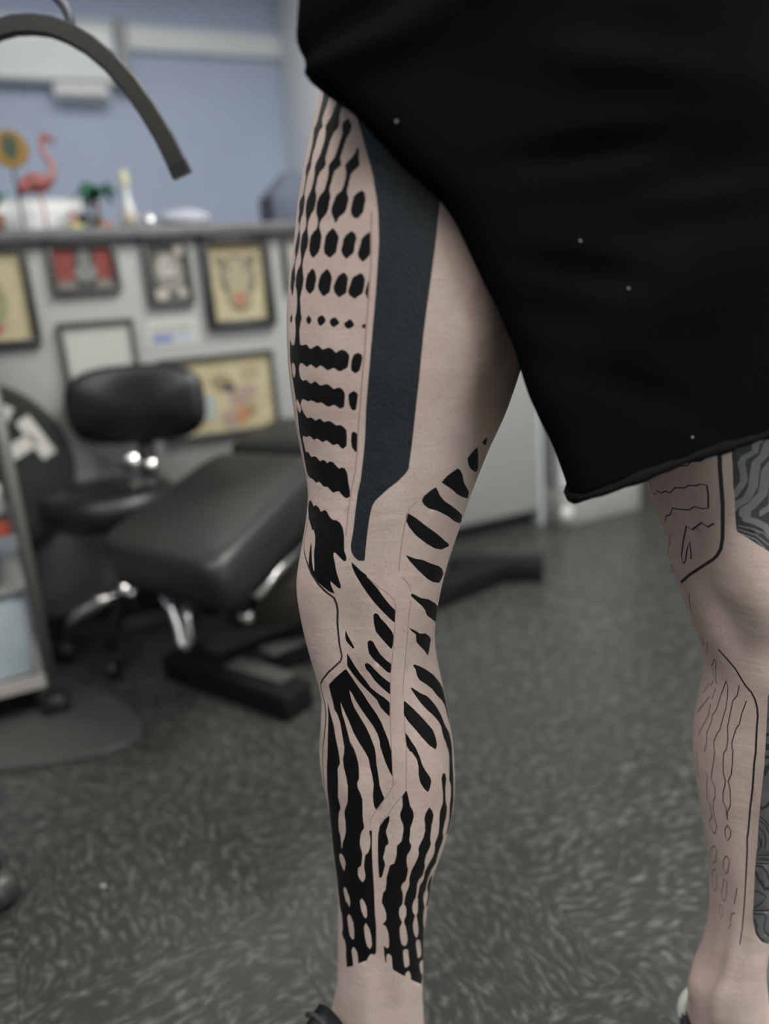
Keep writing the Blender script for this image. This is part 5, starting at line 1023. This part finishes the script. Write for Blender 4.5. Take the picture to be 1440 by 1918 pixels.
# ------------------------------------------------------------------ half moon lamp on a wheeled stand
lm = thing('half_moon_lamp', 'dark half moon lamp arching in from the left on a wheeled stand', 'lamp', (-.70, .99, 0))
O = Vector((-.70, .99, 0)); cx_, cz_ = -.372, .911
ctrl = [(-.209,.912),(-.221,.945),(-.236,.976),(-.252,1.003),(-.270,1.026),(-.288,1.043),(-.307,1.055),(-.326,1.063),(-.346,1.066),(-.365,1.066),(-.384,1.062),(-.405,1.053),(-.425,1.041),(-.444,1.025),(-.461,1.004),(-.476,.980),(-.488,.950),(-.496,.915)]
arc = [Vector((x, 1.0 + .10*(x+.35), z)) - O for x, z in ctrl]
rings = []
for i, p in enumerate(arc):
    a = arc[max(0,i-1)]; c = arc[min(len(arc)-1,i+1)]; d = (c-a).normalized(); y = Vector((0.12,-1,0)).normalized(); x = d.cross(y).normalized()
    w_ = .0114 - .0035*i/len(arc); dd = .008
    rings.append([p + x*w_*ca + y*dd*sa for ca, sa in ((1,.6),(.8,1),(-.8,1),(-1,.6),(-1,-.6),(-.8,-1),(.8,-1),(1,-.6))])
M_lamp = mat('dark grey lamp body', (.014,.0135,.0115), .45, var=.1)
MB().loft(rings).build('light_arc', M_lamp, lm, smooth=False)
for i in (0, -1):
    r_ = rings[i]; c = sum(r_, Vector())/8; d = (arc[1]-arc[0]).normalized()*(-1) if i == 0 else (arc[-1]-arc[-2]).normalized()
    MB().loft([[c+(p-c)*1.06-d*.004 for p in r_], [c+(p-c)*1.06+d*.010 for p in r_]]).build('end_cap', M_black, lm)
gn = [Vector(p)-O for p in ((-.309,1.012,1.062),(-.308,1.012,1.075),(-.316,1.012,1.092),(-.340,1.012,1.112),(-.40,1.01,1.135),(-.50,1.005,1.135),(-.62,.995,1.11),(-.685,.99,1.02),(-.70,.99,.92))]
MB().tube(smooth_path(gn), .0055, 10).build('gooseneck', mat('gooseneck steel', (.05,.053,.065), .5, metal=.2), lm, smooth=True)
MB().tube([(0,0,.06),(0,0,.92)], .0125, 14).build('pole', M_dsteel, lm, smooth=True)
MB().lathe([(0,.045),(.035,.045),(.035,.075),(.018,.09)], 18).build('hub', M_black, lm, smooth=True)
for k in range(3):
    a_ = R(-28 + 120*k); d = Vector((math.cos(a_), math.sin(a_), 0)); Lg = .168
    lg = MB().tube([d*.02+Z3*.06, d*Lg+Z3*.058], [.013,.011], 10).build('base_leg', M_black, lm, smooth=True)
    b = MB(); b.lathe([(0,-.019),(.021,-.019),(.025,-.013),(.025,.013),(.021,.019),(0,.019)], 20, centre=d*Lg+Z3*.025, axis=(-d.y,d.x,0)); b.build('caster', mat('grey caster rubber', (.035,.034,.032), .4), lg, smooth=True)

# ------------------------------------------------------------------ floor mat and a crumb
fmx = MB(); pts = []
corner = Vector((-.475, 1.33, 0)); 
poly_ = [(-1.25,1.155),(-.62,1.245),(-.53,1.265),(-.49,1.29),(-.475,1.325),(-.485,1.37),(-.53,1.43),(-.60,1.50),(-.72,1.58),(-1.25,1.50)]
rings = [[Vector((x,y,z)) for x,y in poly_] for z in (.0005,.008)]
ce = sum((Vector((x,y,0)) for x,y in poly_), Vector())/len(poly_)
rings.append([ce.xy.to_3d()+(Vector((x,y,0))-ce)*.985+Z3*.012 for x,y in poly_])
mo = MB().loft(rings).build('floor_mat', mat('grey foam mat', (.042,.042,.040), .6, var=.08, bump=.2, bscale=150))
tag(mo, 'dark grey rounded foam mat lying on the floor under the trolley', 'mat')
crumb = MB(); crumb.ball((0,0,.003), .004, 8, sc=(1,.8,.7)); co = crumb.build('paper_crumb', M_pap, smooth=True); co.location = (-.4209, .929, 0); tag(co, 'tiny white paper crumb on the floor left of the tattooed shin', 'crumb')

# ------------------------------------------------------------------ person
BASE = Vector((.14, .65, 0))
person = thing('person', 'person in black cut-off shorts with black geometric tattoos on both legs', 'person', BASE)
M_skin = skin_mat()
M_ink = mat('black tattoo ink', (.0042, .0044, .0046), .45, var=.25, scale=160, bump=.25, bscale=420, spec=.22)
M_band = mat('grey tattoo band', (.017, .0225, .026), .42, var=.12, scale=90, bump=.3, bscale=380, spec=.4)
M_line = mat('tattoo outline', (.022, .018, .019), .5, var=.1)
M_faint = mat('faint stencil line', (.30, .215, .19), .5, var=.1)
M_oldink = mat('healed dark ink', (.030, .036, .040), .45, var=.2, scale=120)
M_oldgrey = mat('healed grey ink', (.115, .115, .118), .48, var=.12, scale=120)
M_gl = mat('healed pale stripe', (.185, .170, .165), .5, var=.1, scale=120)
SKINS = [M_skin, M_ink, M_band, M_line, M_faint, M_oldink, M_oldgrey, M_gl]
KIND = {'skin':0,'ink':1,'band':2,'line':3,'faint':4,'old':5,'grey':6,'gl':7,'gd':5}
UM = .062*math.pi/180*100     # degrees -> centimetres along the skin
def pts_of(s): return np.array([[float(a) for a in t.split(',')] for t in s.split()])
def soften(P, k=.10):
    Q = np.roll(P, -1, 0); a = P+(Q-P)*k; b = P+(Q-P)*(1-k); return np.stack([a, b], 1).reshape(-1, 2)
def inside(P, X):
    r_ = np.zeros(len(X), bool); n = len(P); x, y = X[:,0], X[:,1]
    for i in range(n):
        x0, y0 = P[i]; x1, y1 = P[(i+1) % n]
        if y0 == y1: continue
        c = ((y0 > y) != (y1 > y)) & (x < (x1-x0)*(y-y0)/(y1-y0)+x0); r_ ^= c
    return r_
def build_leg(T, bumps, tattoo, lines, ztop, ncol=80, dz=.006):
    zb = T[0,0]; nrow = int(round((ztop-zb)/dz)); cols = [90+360*i/ncol for i in range(ncol+1)]
    V_ = []; Ed = []
    for j in range(nrow+1):
        for c in cols: V_.append((c*UM, (zb+(ztop-zb)*j/nrow)*100))
    n1 = ncol+1
    Ed += [(i, i+1) for i in range(ncol)] + [(nrow*n1+i, nrow*n1+i+1) for i in range(ncol)]
    Ed += [(j*n1, (j+1)*n1) for j in range(nrow)] + [(j*n1+ncol, (j+1)*n1+ncol) for j in range(nrow)]
    def loop(P, closed=True):
        s0 = len(V_); V_.extend([tuple(p) for p in P]); k = len(P)
        Ed.extend([(s0+i, s0+(i+1) % k) for i in range(k if closed else k-1)])
    areas = []
    for kind, s in tattoo:
        P = soften(pts_of(s)); P = np.stack([P[:,0]*UM, P[:,1]*.1], 1)
        P[:,1] = np.clip(P[:,1], zb*100+.3, ztop*100-.3); areas.append((KIND[kind], 'p', P, 0)); loop(P)
    for kind, wpx, s in lines:
        P = pts_of(s); P = np.stack([P[:,0]*UM, P[:,1]*.1], 1); w_ = wpx*(1.3 if kind == 'line' else 1)/2150*100/2
        P[:,1] = np.clip(P[:,1], zb*100+.3, ztop*100-.3)
        d = np.gradient(P, axis=0); d /= np.maximum(np.linalg.norm(d, axis=1, keepdims=True), 1e-6); nn = np.stack([-d[:,1], d[:,0]], 1)
        loop(np.concatenate([P+nn*w_, (P-nn*w_)[::-1]])); areas.append((KIND[kind], 's', P, w_))
    ov, oe, of, _, _, _ = delaunay_2d_cdt([Vector(p) for p in V_], Ed, [], 0, 1e-5)
    A_ = np.array([tuple(p) for p in ov]); Fc = np.array([tuple(f) for f in of]); cen = A_[Fc].mean(1)
    mi = np.zeros(len(Fc), int)
    for k, ty, P, w_ in areas:
        lo, hi = P.min(0)-w_, P.max(0)+w_
        sel = np.where((cen >= lo).all(1) & (cen <= hi).all(1))[0]
        if not len(sel): continue
        X = cen[sel]
        if ty == 'p': hit = inside(P, X)
        else:
            dm_ = np.full(len(X), 1e9)
            for i in range(len(P)-1):
                a, b_ = P[i], P[i+1]; ab = b_-a; t = np.clip(((X-a)@ab)/max(ab@ab, 1e-9), 0, 1)
                dm_ = np.minimum(dm_, np.linalg.norm(X-(a+t[:,None]*ab), axis=1))
            hit = dm_ < w_
            if k == 7:   hit &= (mi[sel] == 5)
            if k == 5:   hit &= (mi[sel] == 6)
        mi[sel[hit]] = k
    th, z = A_[:,0]/UM, A_[:,1]/100
    P3 = leg_point(T, bumps, th, z)
    return P3, Fc, mi, A_, th, z
TRt, TLt = np.array(RINGS_R), np.array(RINGS_L)
ZTR, ZTL, NC = .91, .76, 80
PR, FRc, MR, AR, thR, zR = build_leg(TRt, BUMPS_R, TATTOO_R, LINES_R, ZTR)
PL, FLc, ML, AL, thL, zL = build_leg(TLt, BUMPS_L, TATTOO_L, LINES_L, ZTL)
def leg_normals(T, bumps, th, z):
    e = .4; a = leg_point(T,bumps,th+e,z)-leg_point(T,bumps,th-e,z); zz0 = np.clip(z-.003,T[0,0],T[-1,0]); zz1 = np.clip(z+.003,T[0,0],T[-1,0])
    b = leg_point(T,bumps,th,zz1)-leg_point(T,bumps,th,zz0); n = np.cross(a,b); return n/np.maximum(np.linalg.norm(n,axis=1,keepdims=True),1e-9)
bm = bmesh.new(); Bx = np.array(BASE)
def put(P, Fc, mi):
    vs = [bm.verts.new(tuple(p-Bx)) for p in P]
    for f, k in zip(Fc, mi):
        try: fa = bm.faces.new([vs[i] for i in f]); fa.material_index = int(k); fa.smooth = True
        except ValueError: pass
    return vs
vR = put(PR, FRc, MR); vL = put(PL, FLc, ML)
def ring_of(vs, th, z, zt, lab):
    idx = [i for i in range(len(th)) if abs(z[i]-zt) < 1e-6 and abs(((th[i]-90)/(360/NC)) - round((th[i]-90)/(360/NC))) < 1e-3]
    return {int(round((th[i]-90)/(360/NC))): vs[i] for i in idx}
topR, topL = ring_of(vR, thR, zR, ZTR, 'R'), ring_of(vL, thL, zL, ZTL, 'L')
botR, botL = ring_of(vR, thR, zR, TRt[0,0], 'R'), ring_of(vL, thL, zL, TLt[0,0], 'L')
H2 = NC//2
def face(*v):
    try: f = bm.faces.new(v); f.smooth = True
    except ValueError: pass
# crotch saddle between the two inner arcs, then one outline rising to the waist
for k in range(H2):
    face(topR[H2+k], topR[H2+k+1], topL[H2-k-1], topL[H2-k])
outline = [topR[k] for k in range(H2, -1, -1)] + [topL[k] for k in range(NC, H2-1, -1)]
prev = outline
for lev, (zz, ax, ay, ccx) in enumerate(((.92,.150,.098,.165),(1.0,.150,.10,.16),(1.06,.145,.10,.155))):
    ring = []
    for v in outline:
        a_ = math.atan2((v.co.y), (v.co.x + BASE.x - ccx)); ring.append(bm.verts.new((ccx-BASE.x+ax*math.cos(a_), ay*math.sin(a_), zz)))
    for i in range(len(ring)):
        face(prev[i], prev[(i+1) % len(ring)], ring[(i+1) % len(ring)], ring[i])
    prev = ring
face(*prev)
for bt in (botR, botL): face(*[bt[k] for k in range(NC)])
bmesh.ops.remove_doubles(bm, verts=bm.verts, dist=2e-6)
bmesh.ops.recalc_face_normals(bm, faces=bm.faces)
me = bpy.data.meshes.new('body'); bm.to_mesh(me); bm.free()
for m_ in SKINS: me.materials.append(m_)
body = bpy.data.objects.new('body', me); COL.objects.link(body); body.parent = person
body['label'] = 'bare legs covered in black geometric tattoos'

# shorts: cut-off black cotton, hitched up over the tattooed thigh
TSh = np.array(RINGS_S)
# fold lines: x0, z0, x1, z1, width, depth
CREASES = [(.075,.822,.205,.830,.006,-.005), (.085,.768,.180,.745,.006,-.005), (.055,.735,.150,.700,.007,.003), (.12,.70,.22,.655,.008,-.003), (.10,.885,.24,.86,.008,.003), (-.02,.878,.06,.905,.006,.005), (.16,.79,.27,.80,.007,.003)]
def shorts_pt(th, z):
    th = np.asarray(th, float); z = np.asarray(z, float)
    cx, cy, a, b_, k = [np.interp(z, TSh[:,0], TSh[:,i]) for i in (1,2,3,4,5)]
    c, s = np.cos(np.radians(th)), np.sin(np.radians(th)); n = 2.6+11*np.exp(-.5*((th-222)/32)**2)
    den = (np.abs(c)**n+np.abs(s)**n)**(1/n); y = cy+b_*s/den
    x = cx+a*c/den + np.interp(z, [.63,.70,.80,.85,.89,.92,1.0], [.28,.20,.14,.28,.34,.28,.1])*(y-cy+b_)*np.maximum(0, -c/den)**2
    zb = TSh[0,0]; droop = .008*np.exp(-.5*((th-222)/12)**2)*np.exp(-(z-zb)/.03)
    zz = z+k*(x-cx)-droop
    # soft cloth folds, stronger where the leg is hitched up
    f = .0016*np.sin(46*zz+17*x+2*np.sin(9*x)) + .0014*np.sin(38*x-33*zz+1.5*np.sin(13*zz)) + .0010*np.sin(70*zz-25*x+2*np.sin(21*x))
    f = f*np.clip((z-zb)/.03, 0, 1)*np.clip((1.2-abs(z-.80)/.25), .4, 1)
    f += .006*np.exp(-.5*((zz-.892-.35*(x-.0))/.006)**2)*np.exp(-.5*((th-222)/22)**2) - .005*np.exp(-.5*((zz-.905-.45*(x-.0))/.006)**2)*np.exp(-.5*((th-225)/18)**2)
    fr = np.exp(-.5*((th-262)/30)**2)
    for x0, z0, x1, z1, wd, am in CREASES:
        dx, dz = x1-x0, z1-z0; q = np.clip(((x-x0)*dx+(zz-z0)*dz)/(dx*dx+dz*dz), 0, 1); dd = np.hypot(x-x0-q*dx, zz-z0-q*dz)
        f = f + fr*am*(np.exp(-.5*(dd/wd)**2)-.6*np.exp(-.5*((dd-2.2*wd)/(1.3*wd))**2))*np.sin(np.pi*np.clip(q, .06, .94))
    return np.stack([x+f*c, y+f*s, zz], -1)
zsS = np.arange(TSh[0,0], TSh[-1,0], .0045); thS = np.arange(90, 450, 2.0)
g_ = MB(); rings = []
for ins, dzz in ((.90,.016),(.985,.004)):
    p = shorts_pt(thS, np.full_like(thS, zsS[0])); c = p.mean(0); q = c+(p-c)*ins; q[:,2] = p[:,2]+dzz; rings.append(q)
for z in zsS: rings.append(shorts_pt(thS, np.full_like(thS, z)))
g_.loft([[Vector(p)-BASE for p in r_] for r_ in rings], cap0=True, cap1=True)
M_cotton = mat('black cotton', (.0034, .0040, .0046), 1.0, var=.25, scale=9, bump=.5, bscale=900, spec=.03)
shorts = g_.build('shorts', M_cotton, person, smooth=True); shorts['label'] = 'black cut-off cotton shorts with a raw curled hem'
hem = shorts_pt(thS, np.full_like(thS, zsS[0])); hp_ = [Vector(p)-BASE for p in hem]
rr_ = [.0034+.0008*math.sin(i*.7)+.0005*math.sin(i*1.9) for i in range(len(hp_))]
hm = MB().tube(hp_, rr_, 10, closed=True); hm.build('hem', mat('black hem cotton', (.0060,.0068,.0075), 1.0, var=.2, bump=.5, bscale=700, spec=.04), shorts, smooth=True)
# side seam line and waistband
wbz = TSh[-1,0]-.006; wbp = shorts_pt(thS, np.full_like(thS, wbz-.02))
r0 = [[Vector(p)-BASE+Vector((0,0,dz_)) for p in (wbp.mean(0)+(wbp-wbp.mean(0))*[s_,s_,1])] for s_, dz_ in ((1.012,0),(1.014,.012),(1.012,.03),(.985,.031))]
MB().loft(r0, cap0=False, cap1=False).build('waistband', M_cotton, shorts, smooth=True)
lint = None
for (th_, z_) in LINT:
    p = shorts_pt(np.array(th_), np.array(z_)); b = MB(); b.ball(tuple(Vector(p)-BASE+Vector((0,-.0012,0))), 0.0008, 8); b.build('lint', mat('grey lint', (.28,.28,.29), .9), shorts, smooth=True)

# shoes
def shoe(label, ank, d, sgn):
    ank = Vector(ank); d = Vector(d).normalized(); s = Vector((-d.y, d.x, 0)); 
    root = empty('shoe', ank - BASE); root.parent = person; root['label'] = label
    def X(f, l, z): return d*f + s*l + Z3*z
    prof = [(-.054,.012,.028),(-.045,.024,.034),(-.025,.036,.036),(0,.043,.040),(.035,.046,.040+.030*sgn),(.07,.047,.046+.032*sgn),(.11,.046,.066),(.15,.047,.052),(.185,.040,.042),(.205,.022,.034)]
    rings = []
    for f, wd, hgt in prof:
        rings.append([X(f, wd*math.cos(a)*(1 if math.sin(a) < 0 else .93), .018 + max(0, math.sin(a))**.75*(hgt-.018) + min(0, math.sin(a))*.004) for a in [2*math.pi*k/28 for k in range(28)]])
    MB().loft(rings).build('upper', mat('black shoe canvas', (.016,.017,.018), .7, var=.2, bump=.3, bscale=500), root, smooth=True)
    rings = []
    N_ = 36
    def sole(z, g2):
        out = []
        for k in range(N_):
            t = 2*math.pi*k/N_; f = .075+.140*math.cos(t); wd = .047+.006*math.cos(t); out.append(X(f+g2*math.cos(t), (wd+g2)*math.copysign(abs(math.sin(t))**.8, math.sin(t)), z))
        return out
    MB().loft([sole(0,-.004), sole(.003,0), sole(.022,.001), sole(.026,-.003)]).build('sole', mat('dark grey sole rubber', (.05,.05,.05), .6), root, smooth=True)
    cz = [X(.004+.050*math.cos(t), .042*math.sin(t), .036+.014*math.cos(t)*sgn) for t in [2*math.pi*k/28 for k in range(28)]]
    MB().tube(cz, .0055, 8, closed=True).build('collar', mat('black padded collar', (.014,.0145,.015), .6, bump=.3), root, smooth=True)
    tg = MB(); tg.loft([[X(f, l*.019, h+.006*(1-l*l)) for l in (-1,-.5,0,.5,1)]+[X(f, l*.019, h-.004) for l in (1,-1)] for f, h in ((.052,.052+.040*sgn),(.07,.052+.032*sgn),(.10,.054+.017*sgn),(.125,.054+.008*sgn))]); tg.build('tongue', M_black, root, smooth=True)
    for k in range(5):
        f = .060+.017*k; h = .056-.003*k+(.034-.006*k)*sgn
        MB().tube([X(f,-.030,h-.012), X(f+.003,-.012,h+.002), X(f+.003,.012,h+.002), X(f,.030,h-.012)], .0026, 8).build('lace', mat('charcoal lace', (.035,.036,.038), .7), root, smooth=True)
    return root
shoe('black sneaker with charcoal laces under the fully tattooed leg', (-.047,.642,0), (-.74,-.67,0), 1.2)
rs = shoe('black sneaker under the leg with outlined tattoos', (.300,.626,0), (-.30,-.95,0), .55)
sk = MB().tube([Vector((.300,.626,0))-BASE+Vector((.043*math.cos(t), .042*math.sin(t), .036)) for t in [2*math.pi*k/30 for k in range(30)]], .006, 8, closed=True)
sk.build('sock', mat('grey white sock', (.26,.265,.245), .8, bump=.3), person, smooth=True)
